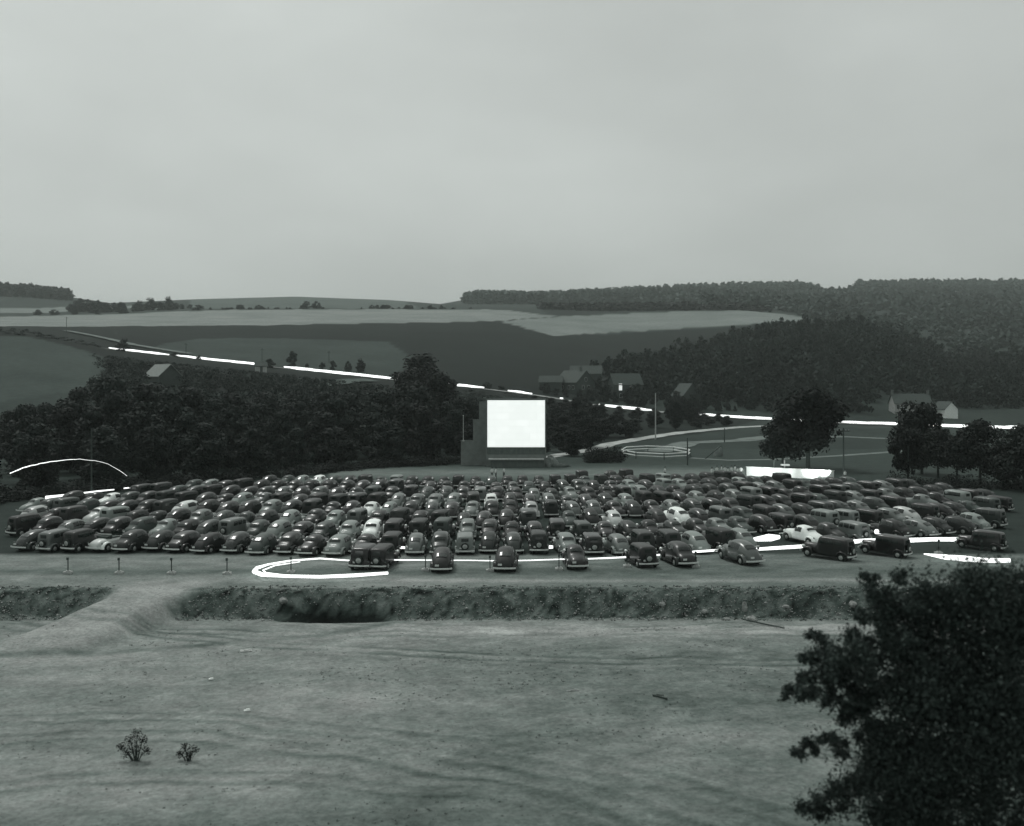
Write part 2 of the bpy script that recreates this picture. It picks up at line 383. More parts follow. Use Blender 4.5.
for a0, a1 in SEG:
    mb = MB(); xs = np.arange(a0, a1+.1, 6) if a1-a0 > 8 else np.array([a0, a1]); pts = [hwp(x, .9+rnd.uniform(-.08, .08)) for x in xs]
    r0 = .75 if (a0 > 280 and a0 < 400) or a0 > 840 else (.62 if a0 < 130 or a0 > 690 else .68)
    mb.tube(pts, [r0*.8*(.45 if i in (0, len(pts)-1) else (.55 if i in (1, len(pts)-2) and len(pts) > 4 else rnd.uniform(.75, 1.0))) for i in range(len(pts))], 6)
    o = mb.build('trail_strip', M['glow'], None); o.parent = hroot; o.matrix_parent_inverse = Matrix.Translation(-hroot.location)
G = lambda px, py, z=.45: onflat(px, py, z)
lights('headlight_glow', 'white loop of light on the dirt beside the speaker posts', [G(355, 560.5, .3), G(320, 559), G(290, 560.5), G(268, 564), G(257, 568.5), G(254, 571.5), G(262, 574.5), G(285, 576.5), G(320, 576.5), G(355, 575), G(388, 573)], [.09, .12, .13, .17, .24, .28, .27, .24, .25, .25, .2])
lights('headlight_glow', 'thin inner white curve of light inside the loop on the dirt', [G(300, 561.5, .2), G(275, 565), G(263, 570), G(266, 573), G(285, 575)], [.06, .08, .09, .09, .06])
lights('headlight_glow', 'white line of light crossing behind the cars of the nearest row', [G(389, 559.8), G(440, 560.2), G(500, 560.3), G(560, 559.5), G(610, 558), G(660, 554.5), G(700, 551.5), G(735, 548.8)], [.09, .08, .08, .09, .11, .15, .17, .18], seg=2)
lights('headlight_glow', 'broad white band of light behind the two dark cars nearest the tree', [G(752, 550), G(770, 548.5), G(815, 545.5), G(865, 541), G(905, 540.5), G(958, 539), G(990, 538.5)], [.24, .28, .3, .36, .38, .4, .38], seg=2)
lights('headlight_glow', 'pair of thick white light streaks beyond the two dark cars', [G(924, 553.4), G(945, 556.5), G(965, 559), G(985, 560), G(1010, 560.5)], [.1, .4, .42, .36, .34], seg=2)
lights('headlight_glow', 'white glare on the ground behind the cars of the second row', [G(752, 540), G(770, 538), G(779, 537)], [.35, .6, .35], seg=1.2)  # headlight glare as short thick glowing tubes, here and in the next two
lights('headlight_glow', 'white glare on the ground between dark cars at the tree side', [G(876, 531.5), G(890, 530), G(899, 529)], [.4, .7, .45], seg=1.2)
lights('headlight_glow', 'bright white glare strip near the curved end of the rows', [G(927, 527.5), G(940, 526), G(951, 524)], [.4, .65, .45], seg=1.2)
lights('headlight_glow', 'white streak of light along the woods edge of the parking field', [G(46, 497.2), G(60, 495.5), G(80, 493.5), G(100, 491), G(114, 489.6)], [.33, .3, .22, .2, .15])
lights('headlight_glow', 'short thick white streak under the woods edge streak', [G(46, 498.6), G(60, 499.3), G(72, 499.3)], [.3, .3, .15])
lights('headlight_glow', 'thin white streak of light passing behind the back cars by the woods', [G(124, 488), G(140, 486.5), G(160, 485.3), G(172, 484.6)], [.15, .16, .16, .1])
lights('arc_light_trail', 'thin arched white line of light among the trees above the parking field', [at(p, 140, zat(y, 140)) for p, y in [(10, 473), (27, 466.5), (45, 462.5), (62, 460), (80, 459), (95, 460.5), (108, 464), (119, 470), (127, 476)]], [.12, .13, .1, .07, .05, .04, .035, .045, .03], seg=.6, wob=.05)  # light trail modelled as a thin glowing tube

lights('headlight_glow', 'line of light glimpsed through the gaps behind the first full row', [G(396, 548.5), G(402, 548), G(410, 548)], [.16, .24, .18], seg=.6)
lights('headlight_glow', 'small patch of light glimpsed behind the lone cars below the screen', [G(536, 547), G(545, 547), G(553, 547)], [.25, .32, .25], seg=2)
# ------------------------------------------------------------------ screen tower
SY = 186.0; s0 = at(487, SY).x; s1 = at(545.3, SY).x; sw = s1-s0; scx = (s0+s1)/2
st = empty('movie_screen', (scx, SY, 0)); tag(st, 'tall lit white outdoor picture screen with stepped side wall', 'movie screen')
ztop = zat(400, SY)+.15; zs0 = zat(447.2, SY)
mb = MB(); mb.box((0, 1.0, ztop/2), (sw+.3, 1.6, ztop)); mb.build('tower', M['tower'], st)
MB().box((0, .19, (ztop-.2+zs0)/2), (sw-.1, .06, ztop-.2-zs0)).build('screen', M['screen'], st)
fr = MB(); 
for sx in (-1, 1): fr.box((sx*(sw/2), .17, (ztop+zs0)/2), (.12, .1, ztop-zs0))
fr.box((0, .17, ztop+.03), (sw+.24, .14, .14)); fr.box((0, .17, zs0-.05), (sw+.24, .14, .1)); fr.build('frame', M['tower'], st)
lp = MB()
for i in range(14): lp.box((-sw/2+sw*(i+.5)/14, .16+.012*(i % 2), (zs0-.1+2.2)/2), (sw/14-.02, .05, zs0-.1-2.2))
lp.build('lower_panel', M['tower_face'], st)
zl = zat(459.5, 184.5)
MB().box((0, -.55, zl), (sw-.6, 1.6, .22)).build('ledge', mat('pale ledge boards', .5), st)
bs = MB(); bs.box((.2, -.35, zl/2-.07), (sw-.9, 1.1, zl-.16)); bs.build('stage_base', M['tower_face'], st)
SW2 = 190.0
def wingbox(p0, p1, pyt, yb, yd):
    x0 = at(p0, SW2).x-scx; x1 = at(p1, SW2).x-scx; h = zat(pyt, SW2)
    return ((x0+x1)/2, yb, h/2), (x1-x0, yd, h)
wg = MB()
for p0, p1, pt, yb in [(461, 473.2, 441, 5.0), (473.2, 479.2, 420, 5.0), (479.2, 487.6, 402, 5.0)]:
    c, d = wingbox(p0, p1, pt, yb-1, .8); wg.box(c, d)
wg.build('wing_wall', M['tower'], st)
for p0, p1, pt in [(461, 473, 441), (473, 479, 420), (479, 487, 402)]:
    c, d = wingbox(p0-.3, p1-.2, pt, 4.0, 1.0); MB().box((c[0], c[1], c[2]*2+.06), (d[0], d[1], .1)).build('coping', M['tower_face'], st)
fp = empty('flag_pole', at(463.3, 189)); tag(fp, 'thin pale pole standing on the low step of the screen wall', 'pole')
MB().tube([(0, 0, zat(441, 189)-.1), (0, 0, zat(416, 189))], [.09, .06], 6).build('shaft', M['concrete'], fp)
MB().lathe((0, 0, zat(416, 189)), (0, 0, 1), [(0, .05), (.08, .13), (.18, .05)], 8).build('finial', M['concrete'], fp)
MB().box((0, 0, zat(441, 189)+.05), (.4, .4, .2)).build('foot', M['concrete'], fp)

# ------------------------------------------------------------------ foliage
def crown_arrays(seed, h, w, nclump, nleaf, leaf, shape='round', base=.25):
    r = np.random.RandomState(seed); V = []
    cs = []
    for i in range(nclump):
        t = r.rand(); z = base*h+((1-base)*h-.15*w)*t
        if shape == 'cone': rad = w*.5*(1-t)**.8
        else: rad = w*.5*math.sqrt(max(0, 1-(2*t-.85)**2))*(.9 if t < .85 else .6)
        an = r.rand()*6.283; rr = rad*math.sqrt(r.rand())*.9
        cs.append((math.cos(an)*rr, math.sin(an)*rr, z, w*r.uniform(.13, .24)))
    cs = np.array(cs)
    k = r.randint(0, nclump, nleaf); d = r.randn(nleaf, 3); d /= np.linalg.norm(d, axis=1)[:, None]
    rad = cs[k, 3]*r.uniform(.55, 1.08, nleaf)
    P = cs[k, :3]+d*rad[:, None]*np.array([1, 1, .8]); P[:, 2] = np.maximum(P[:, 2], .05)
    nrm = d+r.randn(nleaf, 3)*.55+np.array([0, 0, .3]); nrm /= np.linalg.norm(nrm, axis=1)[:, None]
    t1 = np.cross(nrm, r.randn(nleaf, 3)); t1 /= np.linalg.norm(t1, axis=1)[:, None]; t2 = np.cross(nrm, t1)
    s = leaf*r.uniform(.6, 1.3, nleaf)[:, None]
    V = np.stack([P-t1*s-t2*s*.6, P+t1*s*.9-t2*s*.7, P+t1*s+t2*s*.6, P-t1*s*.8+t2*s*.7], 1).reshape(-1, 3)
    Q = np.arange(nleaf*4).reshape(-1, 4)
    return V, Q, cs
def tree_proto(seed, h, w, nclump, nleaf, leaf, m, shape='round', base=.25, tr=.22):
    V, Q, cs = crown_arrays(seed, h, w, nclump, nleaf, leaf, shape, base)
    cm = fastmesh('crown', V, Q, [m]); t = MB(); r = random.Random(seed)
    t.tube([(0, 0, -.8), (r.uniform(-.1, .1), 0, h*.3), (r.uniform(-.3, .3), r.uniform(-.3, .3), h*.72)], [tr*1.3, tr, tr*.35], 7)
    for c in cs[:9]: 
        z0 = max(h*.2, c[2]*.55); t.tube([(0, 0, z0), (c[0]*.5, c[1]*.5, (z0+c[2])/2), tuple(c[:3])], [tr*.5, tr*.35, tr*.12], 5)
    return cm, t.mesh('trunk', M['bark'], True), h
def plant_tree(proto, p, h, name, label, group=None, wide=1.0, rz=None, cat='tree'):
    cm, tm, ph = proto; s = h/ph
    o = empty(name, p, rnd.uniform(0, 6.28) if rz is None else rz); o.scale = (s*wide, s*wide, s)
    link('crown', cm, o); link('trunk', tm, o); tag(o, label, cat, group); return o
leafy = [tree_proto(10+i, 12, 9, 34, 6000, .22, M['leaf'], 'round', .12) for i in range(4)]
darky = [tree_proto(30+i, 12, 8.5, 32, 5500, .22, M['leaf_dark'], 'round', .12) for i in range(2)]
smally = [tree_proto(40+i, 10, 8, 20, 1400, .36, M['leaf'], 'round', .08) for i in range(3)]
pxs = [0, 25, 60, 90, 105, 125, 145, 170, 200, 235, 262, 300, 340, 385, 397, 405, 430, 439, 444, 472, 490]
tps = [404, 402, 392, 378, 368, 366, 369, 376, 382, 384, 386, 387, 386, 386, 368, 363, 361, 370, 391, 396, 400]
def frontY(px): return float(np.interp(px, [-60, 25, 110, 200, 300, 380, 470], [130, 143, 153, 163, 176, 192, 200]))
k = 0
for row, (dY, hk) in enumerate([(0, .60), (11, .78), (23, .9), (36, .98), (52, 1.0), (72, 1.0)]):
    px = -30+rnd.uniform(0, 12)
    while px < 478:
        Y = frontY(px)+dY+rnd.uniform(-3, 3); p = at(px, Y); g = gz(p.x, p.y)
        top = zat(float(np.interp(px, pxs, tps)), Y); h = (top-g)*hk*rnd.uniform(.86, 1.0)
        h = min(h, 21)
        if h > 4:
            near_barn = (146 < px < 184 and row > 1)
            if near_barn: h = min(h, zat(380, Y)-g)
            if 382 < px < 455 and row >= 3: pr = rnd.choice(darky)
            else: pr = rnd.choice(leafy if rnd.random() < .75 else darky)
            if h > 2: plant_tree(pr, (p.x, p.y, g), h, 'woodland_tree', 'leafy tree packed into the dark wood between the parking field and the hill road', 'trees of the dark wood behind the parked cars', wide=min(1.5, 9.5/h*rnd.uniform(.85, 1.25)) if h < 10 else rnd.uniform(.9, 1.15))
        px += rnd.uniform(7.0, 9.5)/Y*F*.95
# big round crown at the road
for (px, Y, top, lab, wd) in [(421, 300, 354, 'big round dark tree hiding the highway light trail beyond the screen', 1.6)]:
    p = at(px, Y); g = gz(p.x, p.y); plant_tree(darky[0], (p.x, p.y, g), zat(top, Y)-g, 'broad_tree', lab, wide=wd)
# trees at the roadside on the hill
for (px, Y, top, lab, wd) in [(270, 425, 357, 'dark bushy tree overhanging the hill road by the small white sign', 1.3), (292, 445, 349, 'tall narrow tree with a forked top above the hill road', .8), (322, 446, 361, 'broad low tree just left of the slim pair on the hill road', 1.1), (333, 446, 359, 'stout tree under the telegraph pole on the hill road', .9), (348, 445, 359, 'slim tree of the pair on the hill road', .8), (360, 445, 357, 'fuller tree of the pair on the hill road', 1.0), (307, 446, 364, 'small bush-sized tree in the gap above the hill road', 1.0), (124, 446, 337, 'dark tree at the upper end of the highway light trail', 1.4), (175, 440, 354, 'low dark tree breaking the highway light trail above the barn', 1.6), (199, 436, 356, 'small dark tree at the bend of the highway light trail', 1.2), (453, 396, 377, 'dark tree beside the big round one on the highway', 1.1), (487, 408, 380, 'dark bush-like tree by the highway above the screen', 1.4), (501, 410, 384, 'low tree to the side of the highway light trail above the screen', 1.5)]:
    p = at(px, Y); g = gz(p.x, p.y); plant_tree(rnd.choice(smally), (p.x, p.y, g-.3), max(2.5, zat(top, Y)-g), 'roadside_tree', lab, wide=wd)
# dark trees between the screen and the village
k = 0
def topn(px): return float(np.interp(px, [536, 545, 560, 575, 595, 602, 628, 640, 652, 660, 675, 690, 697, 730, 745], [404, 399, 400, 396, 398, 411, 412, 418, 417, 390, 398, 392, 424, 420, 425]))
for row, (Y0, hk) in enumerate([(218, .5), (230, .62), (242, .74), (262, .85), (282, .95), (305, 1), (330, 1), (355, 1)]):
    px = 534+rnd.uniform(0, 7)
    while px < (612 if row < 1 else (640 if row == 1 else (735 if row > 3 else 690))):
        Y = Y0+rnd.uniform(-6, 6); p = at(px, Y); g = gz(p.x, p.y); h = max(3.2, (zat(topn(px), Y)-g)*hk*rnd.uniform(.85, 1))
        if (px < 604 or Y > float(np.interp(px, [604, 609, 680, 740], [240, 252, 294, 332]))) and (onflat(655, 455)-Vector((p.x, p.y, 0))).length > 13 and not (row < 1 and px > 606):
            plant_tree(rnd.choice(darky), (p.x, p.y, g), h, 'village_tree', 'dark tree in the thicket between the screen and the village road', 'dark trees between the screen and the village', wide=min(2.0, 8.5/h*rnd.uniform(.8, 1.15)))
        px += rnd.uniform(4.6, 6.5)/Y*F
# trees around the houses
for (px, Y, top) in [(541, 420, 384), (553, 432, 378), (588, 410, 389), (600, 436, 374), (606, 412, 390), (630, 412, 385), (645, 430, 371), (662, 425, 376), (652, 412, 384), (668, 400, 390), (676, 412, 397), (692, 396, 391), (703, 420, 362), (700, 402, 384), (712, 430, 372), (718, 398, 396), (728, 430, 378), (742, 415, 390), (735, 398, 404), (757, 410, 400), (575, 450, 368), (546, 412, 381), (556, 411, 386), (566, 409, 388), (580, 407, 388), (592, 406, 384), (604, 409, 380), (615, 408, 389), (629, 407, 385), (637, 404, 380), (641, 404, 388), (676, 398, 388), (683, 396, 394), (680, 396, 400), (688, 392, 402), (697, 394, 398), (728, 400, 398), (748, 402, 400), (612, 460, 364), (640, 455, 360)]:
    p = at(px, Y); g = gz(p.x, p.y); plant_tree(rnd.choice(smally), (p.x, p.y, g-.3), zat(top, Y)-g, 'garden_tree', 'dark leafy tree standing among the village houses', 'dark trees among the village houses', wide=rnd.uniform(.75, 1.1))
# two trees behind the white board wall
bigp = [tree_proto(71, 14, 12.5, 30, 5200, .27, M['leaf_dark'], 'round', .3, .26), tree_proto(72, 14, 10, 28, 4600, .27, M['leaf_dark'], 'round', .22, .24)]
p = at(808, 180); plant_tree(bigp[0], p, 14.3, 'shade_tree', 'tall spreading dark tree with a forked trunk behind the white board wall', wide=1.2, rz=1.0)
p = at(783, 184); plant_tree(bigp[1], p, 11.2, 'shade_tree', 'shorter dark tree leaning beside the tall one behind the white board wall', wide=1.05, rz=.3)
for (px, Y, h, wd, lab) in [(922, 172, 13.6, .85, 'tall dark tree hiding part of the farmhouse'), (908, 160, 9.6, .9, 'lower dark tree in front of the one by the farmhouse'), (938, 165, 8.0, 1.1, 'broad dark tree below the white gabled barn'), (957, 160, 7.0, 1.1, 'mid-height dark tree in the clump beside the back cars'), (980, 155, 9.8, 1.0, 'tall dark tree rising over the light trail near the photo edge'), (1003, 150, 7.6, 1.1, 'dark tree at the outer end of the clump past the back cars'), (1024, 145, 9.5, 1.1, 'outermost dark tree past the back cars')]:
    plant_tree(bigp[(px//7) % 2], at(px, Y), h, 'shade_tree', lab, wide=wd)
# crest trees and hedges
crest = [(150, 296), (168, 295), (140, 299), (160, 300), (176, 301), (182, 302), (190, 303), (118, 302), (107, 301), (98, 298), (88, 297), (80, 296)]
for i in range(26): crest.append((rnd.uniform(70, 150), rnd.uniform(300, 303)))
for (px, top) in crest:
    Y = 1050+rnd.uniform(-20, 30); p = at(px, Y); g = gz(p.x, p.y); plant_tree(rnd.choice(smally), (p.x, p.y, g-1), max(3, zat(top, Y)-g), 'crest_tree', 'dark tree in the ragged line along the far hilltop by the wooded knoll', 'trees along the hilltop by the wooded knoll', wide=rnd.uniform(1, 1.6))
for (px, top, wd) in [(75, 309, 1.5), (54, 308.5, 2), (98, 306.5, 1.6), (123, 306, 2), (38, 303, 2)]:
    p = at(px, 985); g = gz(p.x, p.y); plant_tree(rnd.choice(smally), (p.x, p.y, g-.5), 6, 'hedge_tree', 'bushy dark tree on the thin dark hedge under the pale far strip', 'bushy trees on the hedge at the pale strip', wide=wd)
for i in range(60):
    px = rnd.choice([rnd.uniform(262, 330), rnd.uniform(360, 480), rnd.uniform(380, 460), rnd.uniform(190, 262)])
    top = 306.3 if rnd.random() < .7 else 303.5
    if abs(px-314) < 8: top = 299.5
    Y = 1010+rnd.uniform(-8, 8); p = at(px, Y); g = gz(p.x, p.y); plant_tree(rnd.choice(smally), (p.x, p.y, g-.8), max(2.6, zat(top, Y)-g), 'hedge_tree', 'small dark tree on the hedge line above the long pale field', 'small trees on the hedge above the long pale field', wide=rnd.uniform(1.1, 2.2))
# far woods
def woods(name, label, samples, proto_n, leaf, m, seed):
    r = np.random.RandomState(seed); Vs = []
    protos = [crown_arrays(seed+i, 10, 9, 9, proto_n, leaf, 'round', .02)[0] for i in range(5)]
    for (x, y, z, h, w) in samples:
        V = protos[r.randint(5)]; an = r.rand()*6.28; c, s = math.cos(an), math.sin(an)
        V2 = np.stack([(V[:, 0]*c-V[:, 1]*s)*w/9, (V[:, 0]*s+V[:, 1]*c)*w/9, V[:, 2]*h/10], 1)+np.array([x, y, z]); Vs.append(V2)
    V = np.concatenate(Vs); Q = np.arange(len(V)).reshape(-1, 4)
    return tag(link(name, fastmesh(name, V, Q, [m])), label, 'woods', kind='stuff')
def scatter(pxa, pxb, Ya, Yb, sp, cond, h0, h1, w0, w1):
    out = []; Y = Ya
    while Y < Yb:
        X = (pxa-CX)/F*Y
        while X < (pxb-CX)/F*Y:
            x = X+rnd.uniform(-.4, .4)*sp; y = Y+rnd.uniform(-.4, .4)*sp; px = CX+F*x/y
            g = gz(x, y); py = HZ-(g-CH)*F/y
            if cond(px, py, y): out.append((x, y, g-.8, rnd.uniform(h0, h1), rnd.uniform(w0, w1)))
            X += sp
        Y += sp
    return out
def c1(px, py, Y):
    if px < 590: return False
    lim = np.interp(px, [590, 620, 700, 760, 800, 1400], [450, 440, 420, 400, 392, 388])
    if px < 885 and Y < lim: return False
    if px < 760 and Y > np.interp(px, [590, 640, 700, 760], [470, 545, 645, 700]): return False
    return Y > lim if px < 880 else Y > np.interp(px, [880, 960, 1100], [440, 430, 420])
S = scatter(580, 1130, 390, 690, 6.8, c1, 6, 14, 6, 12)
woods('hill_woods', 'dark wood covering the round hill behind the farmhouse', S, 150, .55, mat('hill foliage', .026, rough=.8, var=.45, scale=.035, spec=.1), 201)
def c2(px, py, Y):
    if Y < 1080 and px < 790: return False
    if Y > 1700: return True if not (818 < px < 856 and Y > 1850) else False
    if px < 700: return Y > 1450
    if 855 < px < 900 and 1150 < Y < 1250: return False
    return fbm(np.array([px*.03]), np.array([Y*.008]))[0] > .36
S = scatter(468, 1130, 1080, 2310, 15, c2, 8, 18, 12, 22)+scatter(790, 1130, 700, 1080, 12, lambda px, py, Y: px > np.interp(Y, [700, 1000], [900, 800]) and fbm(np.array([px*.04]), np.array([Y*.012]))[0] > .40, 7, 12, 10, 15)
woods('ridge_woods', 'hazy wood covering the long far ridge under the sky', S, 70, 1.3, mat('haze-paled ridge foliage', .085, rough=.8, var=.45, scale=.012, spec=.1), 211)  # foliage colour lightened to add distance haze
S = scatter(-150, 72, 1350, 1530, 10, lambda px, py, Y: px < 66+rnd.uniform(-6, 6), 11, 15, 11, 15)
woods('knoll_woods', 'dark wood on top of the far knoll beside the hilltop tree line', S, 70, 1.2, M['leaf'], 221)
# thin dark wood strip above the second pale field
S = scatter(545, 765, 1030, 1200, 9, lambda px, py, Y: True, 5, 8, 9, 13)
woods('strip_woods', 'narrow dark belt of wood above the second pale field', S, 60, 1.1, M['leaf_dark'], 231)
# scrub on the slopes
def cs_(px, py, Y): return (fbm(np.array([px*.05]), np.array([Y*.03]))[0] > .40)
S = [q for q in scatter(-40, 100, 300, 428, 8, lambda px, py, Y: px > 300 and not (185 < px < 205) and not (300 < px < 400 and Y > 395), 2, 4.5, 7, 10)]
_S = scatter(92, 480, 262, 436, 6.2, lambda px, py, Y: (px > np.interp(Y, [262, 345, 400, 436], [60, 100, 92, 100])) and not (146 < px < 184 and Y < 366) and not (300 < px < 395 and Y > 385 and rnd.random() < .8), 4.5, 9, 6, 9)
for (x, y, z, h, w_) in _S:
    px = CX+F*x/y; lim = zat(float(np.interp(px, PC, road_py))+(3.5 if y < 405 else 5), y)-z-.3
    if min(h, lim) > 1.2: S.append((x, y, z, min(h, lim), w_*(.6+.4*min(h, lim)/h)))
S += scatter(0, 110, 462, 478, 6, lambda px, py, Y: rnd.random() < .7, 1.5, 3.5, 5, 8)
S += scatter(430, 560, 300, 388, 7, lambda px, py, Y: True, 1.5, 2.6, 7, 9)
woods('scrub', 'rough bushy scrub on the slope below the hill road', S, 210, .34, M['leaf_slope'], 241)
S = []
for i in range(420):
    px = rnd.uniform(-40, 480); Y = frontY(px)-6+rnd.uniform(-2, 3); p = at(px, Y); S.append((p.x, p.y, -.2, rnd.uniform(1.0, 2.6), rnd.uniform(2.5, 5)))
for i in range(70):
    px = rnd.uniform(586, 622); Y = rnd.uniform(195, 206); p = at(px, Y); S.append((p.x, p.y, -.2, rnd.uniform(1.8, 3.4), rnd.uniform(2, 4)))
for i in range(60):
    px = rnd.uniform(890, 1040); Y = rnd.uniform(146, 152); p = at(px, Y); S.append((p.x, p.y, -.2, rnd.uniform(1.2, 3), rnd.uniform(2, 4)))
woods('undergrowth', 'dark undergrowth along the edge of the parking field', S, 160, .3, M['leaf_dark'], 251)

# ------------------------------------------------------------------ houses
def house(name, label, loc, rz, w, d, hw_, hr, wall, roof, windows=(), chim=(), porch=False, cat='house', lit=()):
    r = empty(name, loc, rz); tag(r, label, cat)
    mb = MB(); vs = [(-w/2, -d/2, -1), (w/2, -d/2, -1), (w/2, d/2, -1), (-w/2, d/2, -1), (-w/2, -d/2, hw_), (w/2, -d/2, hw_), (w/2, d/2, hw_), (-w/2, d/2, hw_), (-w/2, 0, hw_+hr), (w/2, 0, hw_+hr)]
    mb.add(vs, [(0, 1, 5, 4), (1, 2, 6, 9, 5), (2, 3, 7, 6), (3, 0, 4, 8, 7), (4, 5, 9, 8), (6, 7, 8, 9)]); mb.build('wall', wall, r)
    rb = MB(); e = .35; t = .18; L = w/2+e; sl = hr/(d/2)
    for s in (-1, 1):
        y1 = s*(d/2+e); z1 = hw_-sl*e+.03; vs = [(-L, 0, hw_+hr+.03), (L, 0, hw_+hr+.03), (L, y1, z1), (-L, y1, z1)]; vs += [(a_, b_, c_+t) for a_, b_, c_ in vs]
        rb.add(vs, [(0, 1, 2, 3), (4, 7, 6, 5), (0, 4, 5, 1), (2, 6, 7, 3), (1, 5, 6, 2), (0, 3, 7, 4)])
    ro = rb.build('roof', roof, r)
    for cx in chim:
        c = MB().box((cx, 0, hw_+hr+.5), (.8, .8, 2.0)).box((cx, 0, hw_+hr+1.55), (1.0, 1.0, .15)).build('chimney', M['wall_mid'], ro)
    for (x, z, ww, hh, side) in windows:
        f = MB(); sy = -d/2-.03
        if side == 'f': f.box((x, sy, z), (ww+.24, .06, hh+.24))
        else: f.box(((w/2+.03), x, z), (.06, ww+.24, hh+.24))
        fo = f.build('window', M['concrete'], r); pn = MB()
        if side == 'f': pn.box((x, sy-.04, z), (ww, .03, hh))
        else: pn.box((w/2+.07, x, z), (.03, ww, hh))
        pn.build('pane', M['lit'] if (x, z) in lit else M['glass'], fo)
    dr = MB().box((0.05, -d/2-.04, 1.0), (1.0, .08, 2.1)).build('door', M['wood'], r)
    if porch:
        pr = MB().box((0, -d/2-1.25, 2.9), (w+.6, 2.4, .16)).build('porch_roof', roof, r)
        for i in range(5): MB().box((-w/2+.2+(w-.4)*i/4, -d/2-2.2, 1.4), (.16, .16, 2.85)).build('porch_post', M['concrete'], pr)
    return r
def gl(px, Y, dz=0): p = at(px, Y); p.z = gz(p.x, p.y)+dz; return p
house('farmhouse', 'two-storey farmhouse with end chimneys and a porch below the wooded hill', at(910, 398, zat(419.5, 398)), -.06, 13.5, 8, 6.2, 3.4, mat('pale farmhouse wall', .34, scale=2), M['roof'],
      windows=[(-5.6, 4.9, 1.1, 1.6, 'f'), (-2.8, 4.9, 1.1, 1.6, 'f'), (0, 4.9, 1.1, 1.6, 'f'), (2.8, 4.9, 1.1, 1.6, 'f'), (5.6, 4.9, 1.1, 1.6, 'f'), (-2.6, 1.5, 1.2, 1.5, 'f'), (2.2, 1.5, 1.2, 1.5, 'f'), (-5.6, 1.5, 1.1, 1.5, 'f'), (5.6, 1.5, 1.1, 1.5, 'f')], chim=(-6.6, 6.6), porch=True, lit=((-2.6, 1.5), (2.2, 1.5)))
house('barn', 'small white gabled barn beside the farmhouse', at(945, 396, zat(421, 396)), -math.pi/2+.2, 8, 5.4, 4.6, 2.6, M['whitewash'], M['roof'], cat='barn')
house('house', 'large village house with a wide gable above the screen', gl(575, 425), -.9, 13, 10, 4.2, 4.6, M['wall_dark'], M['roof'], windows=[(-4.5, 2.2, 1, 1.4, 'f'), (-2, 2.2, 1, 1.4, 'f'), (2, 2.2, 1, 1.4, 'f'), (4.5, 2.2, 1, 1.4, 'f'), (-1.5, 2.2, 1, 1.4, 's'), (1.5, 2.2, 1, 1.4, 's'), (0, 5.4, .9, 1.3, 's')], chim=(3.5,))
house('house', 'village house behind the wide-gabled one, only its long roof showing', gl(586, 445, 1), -.1, 13, 8, 5.0, 3.2, M['wall_dark'], M['roof'])
house('house', 'low dark shed-like house at the screen side of the wide-gabled one', gl(551, 424), -.1, 9, 6, 3.2, 2.4, M['wall_dark'], M['roof'])
house('house', 'village house with one bright upper window', gl(625, 420), .25, 12, 8, 6.0, 4.2, M['wall_dark'], M['roof'], windows=[(-3.4, 5.0, 1.3, 2.6, 'f'), (1.2, 4.6, 1, 1.4, 'f'), (-3.2, 1.6, 1, 1.4, 'f')], lit=((-3.4, 5.0),))
house('house', 'steep gabled village house half hidden by trees nearest the bright pole', gl(686, 405), -1.2, 9, 8, 4.5, 4.6, M['wall_dark'], M['roof'], windows=[(-2, 2.2, 1, 1.4, 'f')])
house('barn', 'barn with a pale sloping roof rising out of the dark wood', gl(163, 335, .4), -.75, 9.5, 8, 3.6, 3.6, M['wall_dark'], mat('pale roof metal', .22), cat='barn')
house('cottage', 'tiny whitewashed cottage below the hill road', gl(261, 405, 0), .3, 4.2, 3.2, 2.2, 1.4, mat('dull whitewash', .4), M['roof'])

# ------------------------------------------------------------------ poles
def pole(label, px, Y, top, base=None, m='wood', arm=True, r=.13):
    p = at(px, Y); p.z = gz(p.x, p.y) if base is None else zat(base, Y); h = zat(top, Y)-p.z
    o = empty('telegraph_pole', p, rnd.uniform(-.3, .3)); tag(o, label, 'pole')
    MB().tube([(0, 0, -.5), (0, 0, h)], [r*1.2, r*.85], 7).build('shaft', M[m], o)
    if arm:
        ca = MB().box((0, r, h-.5), (2.0, .12, .14)).build('crossarm', M[m], o)
        for s in (-.85, -.4, .4, .85): MB().lathe((s, r, h-.43), (0, 0, 1), [(0, .04), (.06, .07), (.16, .03)], 6).build('insulator', M['concrete'], ca)
    return o
pole('tall dark pole behind the far end of the white board wall', 843.5, 172, 428)
pole('dark pole beside the white railed ring', 687.5, 190, 438, arm=False, r=.12)
pole('bright pale pole by the highway between two dark tree masses', 655.5, 262, 393, m='concrete', arm=False, r=.15)  # pale material stands in for a glint on the pole
pole('telegraph pole with a crossarm against the pale hilltop field', 66.5, 560, 317)
pole('telegraph pole standing behind the slim tree pair', 329, 470, 351)
pole('telegraph pole by the highway beyond the barn', 186, 462, 343)
pole('telegraph pole on the hillside beside the forked tree', 262, 462, 348)
pole('short pale pole at the foot of the dark wood', 91.5, 141, 428, m='wood', arm=False, r=.1)
pole('thin dark pole by the pale road beyond the white ring', 724.5, 255, 428, arm=False, r=.12)
